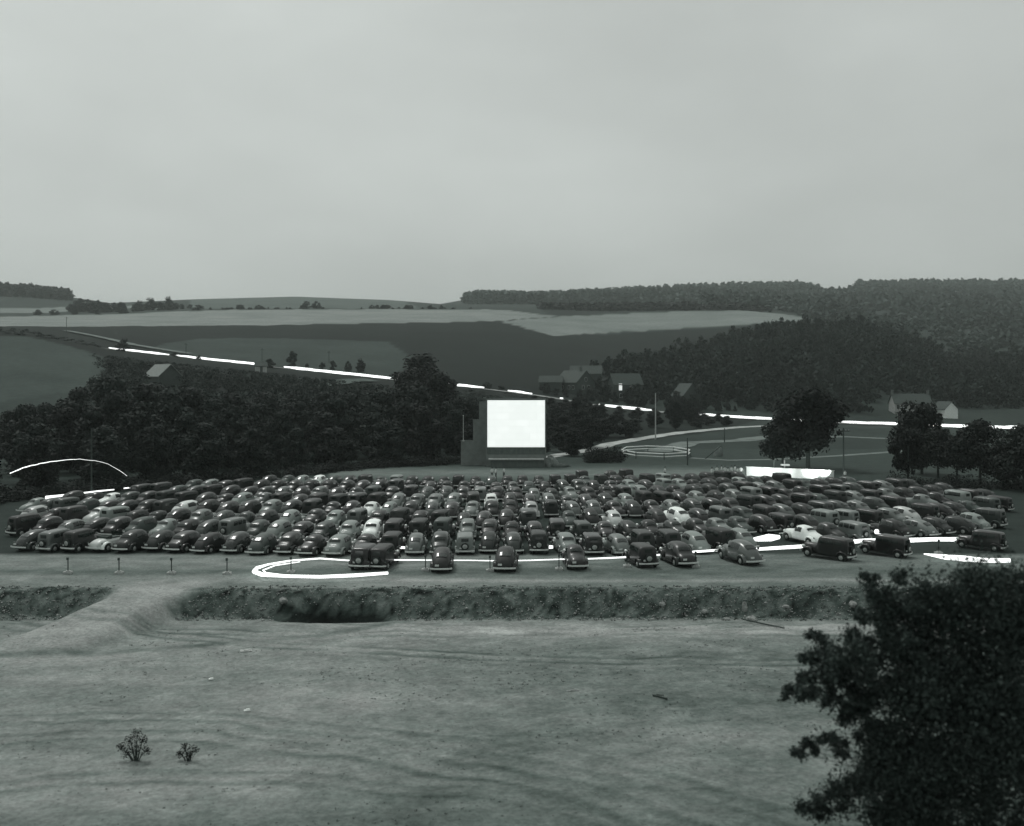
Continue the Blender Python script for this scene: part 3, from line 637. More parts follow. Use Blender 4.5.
# white railed ring
rg = onflat(655.5, 455.6); ring = empty('ring_fence', rg); tag(ring, 'white railed ring fence in the grass between the pale road and the back cars', 'fence')
ringp = []
for i in range(8):
    a_ = i/8*2*math.pi; ringp.append((7.0*math.cos(a_), 12*math.sin(a_), 0))
for zz in (.62, 1.2):
    mb = MB()
    for i in range(8):
        a0 = Vector(ringp[i]); a1 = Vector(ringp[(i+1) % 8]); mb.tube([a0+Vector((0, 0, zz)), a1+Vector((0, 0, zz))], .12, 5)
    mb.build('rail', M['whitewash'], ring)
for i in range(8): MB().box((ringp[i][0]*1.01, ringp[i][1]*1.01, .6), (.16, .16, 1.4)).build('post', M['wood'], ring)
# leaning prop and mound
def blob(name, label, p, sx, sy, sz, m, cat, seed, n=14, rough=.35):
    r = np.random.RandomState(seed); V = []; Fq = []
    for i in range(n):
        th = math.pi*i/(n-1)
        for j in range(n*2):
            ph = 2*math.pi*j/(n*2); q = 1+rough*(fbm(np.array([math.cos(ph)*1.5+seed]), np.array([math.sin(ph)*1.5+th*1.3]))[0]-.47)*2
            V.append((sx*math.sin(th)*math.cos(ph)*q, sy*math.sin(th)*math.sin(ph)*q, sz*math.cos(th)*q))
    for i in range(n-1):
        for j in range(n*2): Fq.append((i*n*2+j, (i+1)*n*2+j, (i+1)*n*2+(j+1) % (n*2), i*n*2+(j+1) % (n*2)))
    o = MB().add(V, Fq).build(name, m, smooth=False, loc=p); return tag(o, label, cat)
blob('earth_mound', 'rounded pale earth heap beside the screen base', onflat(552, 466.5), 1.3, 1.2, 1.7, mat('heaped earth', .17, scale=5), 'mound', 5)
blob('earth_mound', 'long low dark earth heap next to the rounded pale one', onflat(561, 467), 1.7, 1.3, .7, mat('dark heaped earth', .06, scale=5), 'mound', 6)
blob('earth_mound', 'small pale heap in the grass past the railed ring', at(718.5, 212), 1.0, 1.0, 1.7, mat('heaped clay', .13, scale=5), 'mound', 9)
pr_ = MB().tube([(0, 0, 0), (3.2, 0, 2.6)], [.12, .1], 6).build('leaning_beam', M['wood'], loc=at(705, 205)); tag(pr_, 'dark beam leaning up to the small pale heap', 'beam')

# white board wall lit by headlamps
wl = empty('board_wall', at(790, 166)); tag(wl, 'long low white board wall lit by headlamps behind the back cars', 'wall')
wa = at(746.5, 169)-wl.location; wb = at(834, 162)-wl.location
dirw = (wb-wa).normalized(); Lw = (wb-wa).length; rzw = math.atan2(dirw.y, dirw.x)
mbw = MB()
for i in range(24):
    c = wa+dirw*Lw*(i+.5)/24; mbw.box((c.x, c.y, .68), (Lw/24-.02, .08+.012*(i % 2), 1.36), rzw)
mbw.build('boards', M['whitewash'], wl)
cc = (wa+wb)/2; MB().box((cc.x, cc.y, 1.42), (Lw+.1, .2, .1), rzw).build('cap_rail', M['whitewash'], wl)
for i in range(7):
    c = wa+dirw*Lw*i/6+Vector((.0, .16, 0)); MB().box((c.x, c.y, .75), (.14, .14, 1.5), rzw).build('post', M['wood'], wl)
bx = empty('roof_vent', at(784.5, 172)); tag(bx, 'small pale post with a flat cap standing behind the white board wall', 'post')
MB().tube([(0, 0, 0), (0, 0, 2.3)], .11, 8).build('stem', M['concrete'], bx); MB().box((.1, 0, 1.5), (1.3, .8, .22)).build('cap', M['whitewash'], bx)
b2 = empty('pale_post', at(774, 172)); tag(b2, 'thin pale post nearest the middle of the white board wall', 'post')
MB().tube([(0, 0, 0), (0, 0, 2.1)], .1, 8).build('stem', M['wall_mid'], b2); MB().box((0, 0, 2.15), (.34, .34, .1)).build('cap', M['wall_mid'], b2)
for (px, e_) in [(753, 2200), (766, 1700), (780, 1000), (797, 700), (812, 2000), (824, 2400)]:
    ld = bpy.data.lights.new('headlamp beam', 'SPOT'); ld.energy = e_; ld.spot_size = math.radians(48); ld.spot_blend = .7; ld.shadow_soft_size = .1; ld.color = (.97, 1, .98)
    lo = bpy.data.objects.new('headlamp_beam', ld); C.objects.link(lo); lo.location = at(px, 160.0, 1.9)
    tg = at(px+1, 168, .9)-lo.location; lo.rotation_euler = tg.to_track_quat('-Z', 'Y').to_euler(); 

# ------------------------------------------------------------------ cars
KIND = {
 'fastback sedan': dict(prof=[(-2.3, .62), (-2.22, .84), (-2.0, 1.08), (-1.7, 1.30), (-1.3, 1.50), (-.85, 1.64), (-.3, 1.70), (.2, 1.69), (.5, 1.60), (.66, 1.38), (.8, 1.14), (1.0, 1.11), (1.6, 1.07), (2.1, 1.0), (2.28, .86), (2.36, .6)],
     wid=[(-2.3, .42), (-2.1, .56), (-1.6, .70), (-.8, .77), (.4, .77), (.8, .64), (1.3, .47), (2.0, .34), (2.36, .24)], n=3.0, rear=(-1.78, -1.34), side=[(-.95, -.28), (-.2, .48)], ws=(.56, .76)),
 'trunk-back sedan': dict(prof=[(-2.34, .6), (-2.3, .8), (-2.1, .98), (-1.8, 1.07), (-1.62, 1.2), (-1.4, 1.45), (-1.05, 1.62), (-.4, 1.71), (.2, 1.70), (.5, 1.60), (.66, 1.38), (.8, 1.15), (1.0, 1.12), (1.6, 1.08), (2.1, 1.0), (2.28, .86), (2.36, .6)],
     wid=[(-2.34, .5), (-2.1, .62), (-1.6, .72), (-.8, .79), (.4, .78), (.8, .66), (1.3, .5), (2.0, .38), (2.36, .28)], n=3.4, rear=(-1.58, -1.34), side=[(-.95, -.28), (-.2, .48)], ws=(.56, .76)),
 'coupe': dict(prof=[(-2.3, .6), (-2.22, .8), (-1.9, .98), (-1.4, 1.1), (-1.1, 1.18), (-.95, 1.35), (-.7, 1.54), (-.3, 1.62), (.2, 1.63), (.45, 1.56), (.62, 1.35), (.78, 1.12), (1.0, 1.1), (1.6, 1.06), (2.1, .98), (2.28, .86), (2.36, .6)],
     wid=[(-2.3, .4), (-2.1, .52), (-1.5, .66), (-.8, .74), (.4, .75), (.8, .64), (1.3, .47), (2.0, .34), (2.36, .24)], n=3.0, rear=(-1.02, -.8), side=[(-.35, .44)], ws=(.52, .74)),
 'boxy sedan': dict(prof=[(-2.0, .6), (-1.96, 1.1), (-1.9, 1.6), (-1.8, 1.76), (-1.5, 1.82), (-.4, 1.85), (.3, 1.84), (.5, 1.78), (.58, 1.6), (.68, 1.2), (.9, 1.15), (1.5, 1.12), (2.0, 1.08), (2.06, .9), (2.08, .6)],
     wid=[(-2.0, .66), (-1.8, .72), (-.8, .75), (.4, .75), (.7, .66), (1.2, .48), (2.0, .36), (2.08, .34)], n=6.5, rear=(-1.955, -1.895), side=[(-1.45, -.85), (-.75, -.12), (-.02, .48)], ws=(.53, .66)),
}
def ease(pts, y):
    xs = [p[0] for p in pts]; return float(np.interp(y, xs, [p[1] for p in pts]))
def S_(k, y, th, off=0.0):
    def f(y, th):
        h = ease(k['prof'], y); w = ease(k['wid'], y); n = k['n'] if y < .8 else 2.6; z0 = .55
        cx, sx = math.cos(th), math.sin(th)
        return Vector((w*math.copysign(abs(cx)**(2/n), cx), y, z0+(h-z0)*abs(sx)**(2/n)))
    p = f(y, th)
    if off:
        e = .02; a_ = f(y+e, th)-f(y-e, th); b_ = f(y, th+e)-f(y, th-e); nn = a_.cross(b_)
        if nn.length > 1e-9:
            nn.normalize()
            if nn.dot(p-Vector((0, y, .9))) < 0: nn = -nn
            p = p+nn*off
    return p
def add_body(mb, k, fine=True):
    y0, y1 = k['prof'][0][0], k['prof'][-1][0]; ys_ = sorted(set([p[0] for p in k['prof']])); 
    if fine:
        e = []
        for a_, b_ in zip(ys_[:-1], ys_[1:]):
            e.append(a_); 
            if b_-a_ > .3: e.append((a_+b_)/2)
        ys_ = e+[ys_[-1]]
    nt_ = 15 if fine else 9; rows = []
    for y in ys_:
        w = ease(k['wid'], y); r = [Vector((w*.96, y, .3)), Vector((w*1.0, y, .42))]
        r += [S_(k, y, math.pi*t/(nt_-1)) for t in range(nt_)]; r += [Vector((-w, y, .42)), Vector((-w*.96, y, .3))]; rows.append(r)
    n = len(rows[0]); vs = [v for r in rows for v in r]; fs = []
    for i in range(len(rows)-1):
        for j in range(n-1): fs.append((i*n+j, i*n+j+1, (i+1)*n+j+1, (i+1)*n+j))
        fs.append((i*n+n-1, i*n, (i+1)*n, (i+1)*n+n-1))
    fs.append(tuple(range(n))[::-1]); fs.append(tuple(range((len(rows)-1)*n, len(rows)*n)))
    mb.add(vs, fs)
def add_patch(mb, k, ya, yb, ta, tb, off=.012, ny=3, nt_=5):
    vs = []; fs = []
    for i in range(ny):
        for j in range(nt_):
            vs.append(S_(k, ya+(yb-ya)*i/(ny-1), math.radians(ta+(tb-ta)*j/(nt_-1)), off))
    for i in range(ny-1):
        for j in range(nt_-1): fs.append((i*nt_+j, i*nt_+j+1, (i+1)*nt_+j+1, (i+1)*nt_+j))
    mb.add(vs, fs)
def add_fender(mb, s, yw, rear, nA=9):
    xs_in, xs_out = .50, .87; rows = []
    for i in range(nA):
        a_ = math.radians(-8+(196)*i/(nA-1)); ry = (.66 if rear else .50) if math.cos(a_) < 0 else (.46 if rear else .52)
        cy = yw+math.cos(a_)*ry; cz = .36+math.sin(a_)*(.50 if rear else .50)
        taper = 1-.10*abs(math.cos(a_))**2
        rr = []
        for (fx, dr) in [(0, 0), (.45, .015), (.8, -.03), (1.0, -.12), (1.02, -.22)]:
            x = xs_in+(xs_out-xs_in)*fx*taper
            rr.append(Vector((s*x, yw+(cy-yw)*(1+dr*.8), .36+(cz-.36)*(1+dr*.8))))
        rows.append(rr)
    n = 5; vs = [v for r in rows for v in r]; fs = [(i*n+j, i*n+j+1, (i+1)*n+j+1, (i+1)*n+j) for i in range(nA-1) for j in range(n-1)]
    mb.add(vs, fs)
    # closed inner face so the wheel arch is solid
    mb.add([r[0] for r in rows]+[Vector((s*xs_in, yw, .2))], [(i, i+1, nA) for i in range(nA-1)])
def add_wheel(mb, s, y, hub=True, n=12):
    mb.lathe((s*.62, y, .34), (s, 0, 0), [(0, .30), (.03, .34), (.13, .34), (.17, .29)], n)
def add_bumper(mb, y, d, w=.82):
    pts = [(-w, y-d*-.14, .47), (-w*.6, y+d*-.0, .47), (0, y+d*.05, .47), (w*.6, y, .47), (w, y-d*-.14*-1*-1, .47)]
    pts = [(-w, y-.14*d, .47), (-w*.6, y, .47), (0, y+.03*d, .47), (w*.6, y, .47), (w, y-.14*d, .47)]
    vs = []; 
    for p in pts: vs += [(p[0], p[1], p[2]-.06), (p[0], p[1]+.035*d, p[2]-.06), (p[0], p[1]+.035*d, p[2]+.06), (p[0], p[1], p[2]+.06)]
    fs = []
    for i in range(4):
        for j in range(4): fs.append((i*4+j, i*4+(j+1) % 4, (i+1)*4+(j+1) % 4, (i+1)*4+j))
    fs += [(3, 2, 1, 0), (16, 17, 18, 19)]; mb.add(vs, fs)
MESH = {}
def part(key, fn, mats, smooth=True):
    if key not in MESH:
        mb = MB(); fn(mb); MESH[key] = mb.mesh(key.split('|')[0], mats, smooth)
    return MESH[key]
def make_car(kind, tone, full):
    k = KIND.get(kind) or KIND['coupe']; y0 = k['prof'][0][0]; y1 = k['prof'][-1][0]
    r = empty('parked_car')
    yr, yf = (-1.38, 1.42) if kind != 'boxy sedan' else (-1.45, 1.45)
    P = M[tone]
    if full:
        link('body', part(f'body|{kind}{tone}', lambda mb: add_body(mb, k), P), r)
        for s in (-1, 1):
            link('fender', part(f'fender|r{s}{tone}{kind[0]}', lambda mb: add_fender(mb, s, yr, True), P), r)
            link('fender', part(f'fender|f{s}{tone}{kind[0]}', lambda mb: add_fender(mb, s, yf, False), P), r)
            link('running_board', part(f'running_board|{s}', lambda mb: mb.box((s*.76, 0, .32), (.2, 1.9, .05)), M['under'], False), r)
            for (a_, b_) in k['side']:
                link('side_window', part(f'side_window|{kind}{s}{a_}', lambda mb: add_patch(mb, k, a_, b_, *( (20, 52) if s > 0 else (128, 160)))if k['n'] < 6 else add_patch(mb, k, a_, b_, *((9, 38) if s > 0 else (142, 171))), M['glass'], False), r)
            link('tail_light', part(f'tail_light|{s}', lambda mb: mb.lathe((s*.74, yr-.64, .78), (0, -1, 0), [(0, .06), (.06, .07), (.1, .04)], 8), M['tail']), r)
            link('headlight', part(f'headlight|{s}', lambda mb: mb.lathe((s*.56, 1.75, .82), (0, 1, 0), [(0, .05), (.12, .12), (.24, .13), (.27, .11)], 10), M['chrome']), r)
            for y in (yr, yf):
                w = link('wheel', part(f'wheel|{s}{y}', lambda mb: add_wheel(mb, s, y), M['tyre']), r)
                link('hubcap', part(f'hubcap|{s}{y}', lambda mb: mb.lathe((s*.785, y, .34), (s, 0, 0), [(0, .19), (.02, .18), (.045, .08)], 10), M['hub']), w)
        wr = 62 if k['n'] < 6 else 66
        link('rear_window', part(f'rear_window|{kind}', lambda mb: add_patch(mb, k, k['rear'][0]+.02, k['rear'][1], wr, 180-wr, .03, 6, 7) if k['n'] < 6 else mb.box((0, -1.935, 1.45), (.62, .02, .3)), M['glass'], False), r)
        link('windshield', part(f'windshield|{kind}', lambda mb: add_patch(mb, k, *k['ws'], 38, 142, .014, 3, 7), M['glass'], False), r)
        link('rear_bumper', part(f'rear_bumper|{y0}', lambda mb: add_bumper(mb, y0-.16, -1), M['chrome'], False), r)
        link('front_bumper', part(f'front_bumper|{y1}', lambda mb: add_bumper(mb, y1+.12, 1), M['chrome'], False), r)
        link('licence_plate', part(f'licence_plate|{y0}', lambda mb: mb.box((-.32, y0-.08, .72), (.3, .02, .14)), M['plate'], False), r)
        if kind == 'boxy sedan':
            sw_ = link('spare_wheel', part('spare_wheel', lambda mb: mb.lathe((0, y0-.02, .88), (0, -1, 0), [(0, .3), (.03, .34), (.13, .34), (.16, .29)], 14), M['tyre']), r)
            link('wheel_cover', part('wheel_cover', lambda mb: mb.lathe((0, y0-.175, .88), (0, -1, 0), [(0, .22), (.02, .2), (.05, .08)], 12), M['hub']), sw_)
    else:
        def bf(mb):
            add_body(mb, k, False)
            for s in (-1, 1): add_fender(mb, s, yr, True, 7); add_fender(mb, s, yf, False, 7)
        link('body', part(f'body|far{kind}{tone}', bf, P), r)
        for s in (-1, 1):
            a_, b_ = k['side'][0][0], k['side'][-1][1]
            link('side_window', part(f'side_window|far{kind}{s}', lambda mb: add_patch(mb, k, a_, b_, *((20, 52) if s > 0 else (128, 160))) if k['n'] < 6 else add_patch(mb, k, a_, b_, *((9, 38) if s > 0 else (142, 171))), M['glass'], False), r)
            link('wheel', part(f'wheel|far{s}{yr}', lambda mb: (add_wheel(mb, s, yr, n=8)), M['tyre']), r)
        wr = 62 if k['n'] < 6 else 66
        link('rear_window', part(f'rear_window|{kind}', lambda mb: add_patch(mb, k, k['rear'][0]+.02, k['rear'][1], wr, 180-wr, .03, 6, 7) if k['n'] < 6 else mb.box((0, -1.935, 1.45), (.62, .02, .3)), M['glass'], False), r)
        link('rear_bumper', part(f'rear_bumper|{y0}', lambda mb: add_bumper(mb, y0-.16, -1), M['chrome'], False), r)
    return r
def make_convertible(tone):
    r = make_car('coupe', tone, True)
    for c in list(r.children):
        if c.name.split('.')[0] in ('body', 'side_window', 'rear_window', 'windshield'):
            bpy.data.objects.remove(c)
    k = dict(KIND['coupe']); k['prof'] = [(y, min(h, 1.06)) for y, h in KIND['coupe']['prof']]
    kk = dict(k); kk['n'] = 3.4
    mb = MB(); add_body(mb, kk); mb.build('body', M[tone], r, True)
    MB().box((0, -.25, 1.07), (1.15, 1.2, .05)).build('cockpit', M['seat'], r)
    MB().box((0, -.75, 1.13), (1.1, .22, .3)).build('seat', M['seat'], r)
    MB().box((0, .55, 1.25), (1.2, .03, .36)).build('windshield', M['glass'], r)
    MB().box((0, -1.02, 1.15), (1.15, .45, .16)).build('folded_top', M['seat'], r)
    return r
HILITE = [(47, 545, 'grey', 'fastback sedan'), (66, 529, 'pale grey', 'fastback sedan'), (147, 530, 'grey', 'trunk-back sedan'), (168, 530, 'pale grey', 'coupe'), (188, 507, 'white', 'fastback sedan'), (108, 514, 'white', 'coupe'), (30, 517, 'white', 'fastback sedan'), (33, 510, 'pale grey', 'coupe'), (118, 497, 'white', 'coupe'),
 (213, 520, 'pale grey', 'trunk-back sedan'), (218, 481, 'pale grey', 'fastback sedan'), (257, 516, 'grey', 'coupe'), (247, 545, 'grey', 'fastback sedan'), (304, 475, 'pale grey', 'fastback sedan'), (310, 481, 'white', 'fastback sedan'), (284, 490, 'pale grey', 'fastback sedan'), (323, 497, 'pale grey', 'trunk-back sedan'), (266, 505, 'pale grey', 'coupe'), (304, 518, 'pale grey', 'fastback sedan'), (344, 523, 'pale grey', 'trunk-back sedan'), (370, 524, 'white', 'trunk-back sedan'), (358, 535, 'pale grey', 'trunk-back sedan'),
 (417, 546, 'pale grey', 'fastback sedan'), (377, 508, 'white', 'coupe'), (394, 513, 'pale grey', 'fastback sedan'), (467, 531, 'pale grey', 'trunk-back sedan'), (492, 497, 'white', 'trunk-back sedan'), (478, 508, 'pale grey', 'coupe'), (456, 505, 'pale grey', 'fastback sedan'), (446, 545, 'grey', 'trunk-back sedan'), (524, 509, 'white', 'trunk-back sedan'), (533, 496, 'pale grey', 'fastback sedan'), (570, 490, 'pale grey', 'coupe'), (571, 507, 'pale grey', 'fastback sedan'), (602, 515, 'white', 'fastback sedan'),
 (671, 511, 'pale grey', 'fastback sedan'), (673, 521, 'white', 'fastback sedan'), (628, 542, 'pale grey', 'fastback sedan'), (582, 529, 'grey', 'boxy sedan'), (699, 496, 'pale grey', 'fastback sedan'), (695, 502, 'grey', 'fastback sedan'), (721, 524, 'pale grey', 'coupe'), (668, 531, 'grey', 'coupe'), (735, 498, 'pale grey', 'fastback sedan'), (849, 486, 'grey', 'fastback sedan'), (845, 496, 'pale grey', 'fastback sedan'), (877, 484, 'pale grey', 'fastback sedan'), (884, 493, 'pale grey', 'coupe'), (883, 512, 'pale grey', 'trunk-back sedan'), (906, 519, 'white', 'fastback sedan'), (778, 513, 'pale grey', 'fastback sedan'), (796, 529, 'white', 'coupe'), (920, 497, 'pale grey', 'coupe'), (740, 523, 'grey', 'coupe'), (895, 540, 'black', 'boxy sedan')]
def curve(X):
    return X*X/152. if X > 0 else X*X/900.
def heading(X):
    return math.radians(min(37, X*.95)) if X > 0 else math.radians(max(-27, X*.62))
back = lambda px: float(np.interp(px, [0, 25, 115, 200, 300, 500, 560, 600, 700, 760, 800, 900, 950, 1000], [121, 124, 131, 144, 155, 154, 155, 161, 157, 157, 151, 148, 140, 126]))
cars = []     # (X, Y, row, slot)
for px, py, kind, tone in [(363, 571, 'boxy sedan', 'black'), (381, 570.5, 'boxy sedan', 'black'), (440.5, 573, 'fastback sedan', 'black'), (506, 573, 'fastback sedan', 'black'), (576, 570.5, 'coupe', 'black'), (643.5, 569, 'boxy sedan', 'black'), (681, 567.5, 'trunk-back sedan', 'charcoal'), (745, 566, 'fastback sedan', 'pale grey'), (836, 562.5, 'boxy sedan', 'black'), (894, 559.5, 'boxy sedan', 'black'), (992, 553, 'boxy sedan', 'black')]:
    p = onflat(px, py); cars.append([p.x, p.y+2.2, 0, 0, kind, tone])
for row in range(1, 10):
    X = (rnd.uniform(26, 40)-CX)/F*(83.8+8.1*row+4.3)
    while X < 62:
        Yc = 83.8+8.1*row+curve(X)+rnd.uniform(-.6, .6)+.5*math.sin(X*.21+row*1.7)+2.2
        ang = heading(X); pitch = (2.14+rnd.uniform(-.04, .26))/max(.8, math.cos(ang*.7))
        px = CX+F*X/Yc
        if 24 < px < 1000 and Yc < back(px)+2 and not (row in (1, 2) and px > 955 and rnd.random() < .3):
            gap = row > 2 and rnd.random() < .02
            if 395 < px < 409 and row == 1: gap = True
            if row == 1 and (779 < px < 788 or 850 < px < 872 or 752 < px < 778): gap = True
            if row == 1 and (540 < px < 552): gap = True
            if not gap:
                kd = rnd.choices(['fastback sedan', 'trunk-back sedan', 'coupe', 'boxy sedan'], [27, 28, 12, 33])[0]
                tn = rnd.choices(['black', 'charcoal', 'grey', 'pale grey'], [46, 24, 19, 11])[0]
                cars.append([X, Yc, row, 0, kd, tn])
        X += pitch
for (hx, hy, tn, kd) in HILITE:
    best = None; bd = 1e9
    for c in cars:
        if c[2] == 0: continue
        px = CX+F*c[0]/c[1]; py = HZ+F*(CH-.9)/(c[1]-.5)
        d = abs(px-hx)+1.6*abs(py-hy)
        if d < bd and len(c) == 6: bd = d; best = c
    if bd < 22: best[4] = kd; best[5] = tn; best.append('h')
conv = min([c for c in cars if c[2] == 1], key=lambda c: abs(CX+F*c[0]/c[1]-114)); conv[4] = 'convertible'; conv[5] = 'white'
cars.sort(key=lambda c: (c[1]))
ind = cars[:298]; rest = cars[298:]
print('CARS', len(cars), 'rest', len(rest))
allrows = {}
for c in cars: allrows.setdefault(c[2], []).append(c)
for r_ in allrows.values():
    r_.sort(key=lambda c: c[0])
    for i, c in enumerate(r_): c[3] = i
protos = {}
DESC = {'fastback sedan': 'sedan with a sloping back', 'trunk-back sedan': 'sedan with a bulging trunk', 'coupe': 'coupe with a long rear deck', 'boxy sedan': 'square-backed sedan with a spare wheel', 'convertible': 'open convertible with its top folded'}
for c in ind:
    X, Y, row, slot, kd, tn = c[:6]; full = row <= 2
    key = (kd, tn, full or kd == 'convertible')
    if key not in protos:
        pr = make_convertible(tn) if kd == 'convertible' else make_car(kd, tn, key[2])
        protos[key] = (pr, proto_children(pr)); o = pr
    else: o = copy_tree(*protos[key])
    o.location = (X, Y, gz(X, Y)); h = heading(X)+rnd.uniform(-.11, .11)
    if row == 0 and X > 25: h = math.radians(46)
    o.rotation_euler = (math.radians(rnd.uniform(.5, 2.5)), 0, h)
    s = rnd.uniform(.98, 1.07); o.scale = (s*rnd.uniform(.99, 1.06), s*rnd.uniform(.96, 1.06), s*rnd.uniform(.96, 1.06))
    n = len(allrows[row]); side = ('left', slot) if slot <= n//2 else ('right', n-1-slot)
    where = 'nearest row' if row == 0 else f'{ordinal(row)} row back'
    d = {'fastback sedan': 'slope-backed sedan', 'trunk-back sedan': 'trunk-backed sedan', 'boxy sedan': 'square-backed sedan'}.get(kd, kd)
    lab = f"{tn} {d}, {ordinal(side[1])} from the {side[0]} in the {where}"
    if kd == 'convertible': lab = 'white open convertible at the near edge of the packed cars, beside the left posts'
    tag(o, lab, 'car', 'cars parked in rows facing the screen')
# cars past the first three hundred
if rest:
    groups = {}
    for c in rest:
        X, Y, row, slot, kd, tn = c[:6]; k = KIND[kd]
        mb = groups.setdefault('all', MB()); order = list(PAINT)+['glass']; tmp = MB(); add_body(tmp, k, False)
        for s in (-1, 1): add_fender(tmp, s, -1.38, True, 7); add_fender(tmp, s, 1.42, False, 7)
        M4 = Matrix.Translation((X, Y, 0)) @ Matrix.Rotation(heading(X), 4, 'Z')
        mb.cur = order.index(tn); mb.add([M4 @ Vector(v) for v in tmp.v], tmp.f)
        t2 = MB(); add_patch(t2, k, k['rear'][0]+.02, k['rear'][1], 62, 118, .014); 
        for s in (-1, 1): add_patch(t2, k, k['side'][0][0], k['side'][-1][1], *((20, 52) if s > 0 else (128, 160)))
        mb.cur = len(PAINT); mb.add([M4 @ Vector(v) for v in t2.v], t2.f)
        t3 = MB(); add_bumper(t3, k['prof'][0][0]-.16, -1); mb.cur = len(PAINT)+1; mb.add([M4 @ Vector(v) for v in t3.v], t3.f)
    o = groups['all'].build('distant_cars', [M[t] for t in PAINT]+[M['glass'], M['chrome']], smooth=True)
    tag(o, 'mass of small parked cars in the last rows below the screen', 'cars', kind='stuff')

# ------------------------------------------------------------------ speaker posts
def speaker_post(p):
    r = empty('speaker_post', p)
    MB().tube([(0, 0, .1), (0, 0, 1.25)], .045, 6).build('pole', M['wood'], r)
    mb = MB(); mb.box((0, 0, .08), (.62, .5, .2)); mb.box((.03, 0, .2), (.34, .3, .1)); mb.build('base', M['concrete'], r)
    MB().box((0, -.07, 1.2), (.16, .12, .2)).build('speaker', M['wood'], r)
    return r
SP = [(68, 573.5, 'speaker post on a pale block, outermost beside the white open convertible'), (119, 573.5, 'speaker post on a pale block right below the white open convertible'), (171.5, 573.8, 'speaker post on a pale block midway between the convertible and the light loop'), (227, 574.5, 'speaker post on a pale block just outside the light loop'), (291, 573, 'speaker post on a pale block inside the light loop'), (425.5, 571, 'speaker post at the flank of the black car next to the loop'), (490, 571.5, 'speaker post between the first two lone black sloping sedans'), (559, 570, 'speaker post beside the lone black coupe of the nearest row'), (627, 567, 'speaker post beside the lone square-backed black car'), (695.5, 567, 'speaker post at the flank of the charcoal sedan in the nearest row'), (758, 562, 'speaker post beside the pale sloping sedan of the nearest row'), (938.5, 554, 'speaker post with a dark box beside the thick white streaks')]
sp0 = None
for px, py, lab in SP:
    p = onflat(px, py); p.z = gz(p.x, p.y)
    if sp0 is None: sp0 = speaker_post(p); spk = proto_children(sp0); o = sp0
    else: o = copy_tree(sp0, spk); o.location = p
    tag(o, lab, 'speaker post', 'speaker posts along the nearest row')

# ------------------------------------------------------------------ people
def person_mesh(seed):
    r = random.Random(seed); a_ = r.uniform(.05, .25); b_ = r.uniform(-.1, .3)
    V = [(0, 0, .92), (0, 0, 1.15), (0, 0, 1.40), (0, 0, 1.50), (0, .02, 1.62), (0, .02, 1.72),
         (.19, 0, 1.40), (.25+a_*.3, .02, 1.12), (.24+a_*.2, .12+b_*.4, .88), (-.19, 0, 1.40), (-.25-a_*.2, 0, 1.12), (-.25, .08, .86),
         (.10, 0, .86), (.12, .02, .48), (.12, 0, .06), (.13, .14, .03), (-.10, 0, .86), (-.12, .02+a_*.2, .48), (-.13, -.02, .06), (-.13, .12, .03)]
    E = [(0, 1), (1, 2), (2, 3), (3, 4), (4, 5), (2, 6), (6, 7), (7, 8), (2, 9), (9, 10), (10, 11), (0, 12), (12, 13), (13, 14), (14, 15), (0, 16), (16, 17), (17, 18), (18, 19)]
    R = [.15, .14, .15, .06, .10, .085, .07, .05, .04, .07, .05, .04, .10, .07, .045, .04, .10, .07, .045, .04]
    me = bpy.data.meshes.new('person'); me.from_pydata(V, E, []); o = bpy.data.objects.new('tmp', me); C.objects.link(o)
    m = o.modifiers.new('s', 'SKIN'); 
    for i, rr in enumerate(R): me.skin_vertices[0].data[i].radius = (rr, rr*.8)
    me.skin_vertices[0].data[0].use_root = True
    s = o.modifiers.new('d', 'SUBSURF'); s.levels = 1; s.render_levels = 1
    dg = bpy.context.evaluated_depsgraph_get(); out = bpy.data.meshes.new_from_object(o.evaluated_get(dg)); bpy.data.objects.remove(o)
    out.name = 'person'; out.materials.clear()
    for q in ('shirt', 'trousers', 'skin'): out.materials.append(M[q])
    for p in out.polygons:
        z = p.center.z; x = abs(p.center.x); p.use_smooth = True
        p.material_index = 2 if (z > 1.47 or (x > .19 and z < 1.1)) else (0 if z > .95 else 1)
    return out
PM = [person_mesh(i) for i in range(3)]
hm = MB().lathe((0, 0, 1.66), (0, 0, 1), [(0, .10), (.06, .105), (.12, .085), (.16, .03)], 10).mesh('hair', M['hair'], True)
PE = [(717, 166.5, .3, 'person in a white shirt at the outer end of the group by the white wall'), (721.5, 168, 1.4, 'person in a white shirt, second of the group by the white wall'), (725, 166.5, 2.6, 'person in a white shirt in the middle of the group by the white wall'), (731.5, 167, .6, 'person in a white shirt turned to the group by the white wall'), (735, 168, 4.0, 'person in a white shirt standing close to the white wall end'), (741, 166, 3.2, 'person in a white shirt alone beside the white wall end'), (492, 164, .4, 'person in a white shirt before the screen, nearer its stepped wall'), (496, 163.5, 2.0, 'person in a white shirt beside another one before the screen'), (504, 164.5, 1.0, 'person in a white shirt standing apart before the screen'), (665, 165, 1.0, 'person in a white shirt at the back cars below the railed ring'), (712, 164, 2.2, 'person in a white shirt stooping nearest the tall pole side of the group'), (728, 164, 1.2, 'person in a white shirt standing in front of the others by the white wall'), (738, 164.5, 5.2, 'person in a white shirt in front, close to the white wall end'), (845, 159.5, 2.0, 'person in pale clothes at the foot of the tall dark pole')]
for i, (px, Y, rz, lab) in enumerate(PE):
    p = at(px, Y); p.z = gz(p.x, p.y); o = link('person', PM[i % 3], None, p); o.rotation_euler = (0, 0, rz); tag(o, lab, 'person'); link('hair', hm, o)

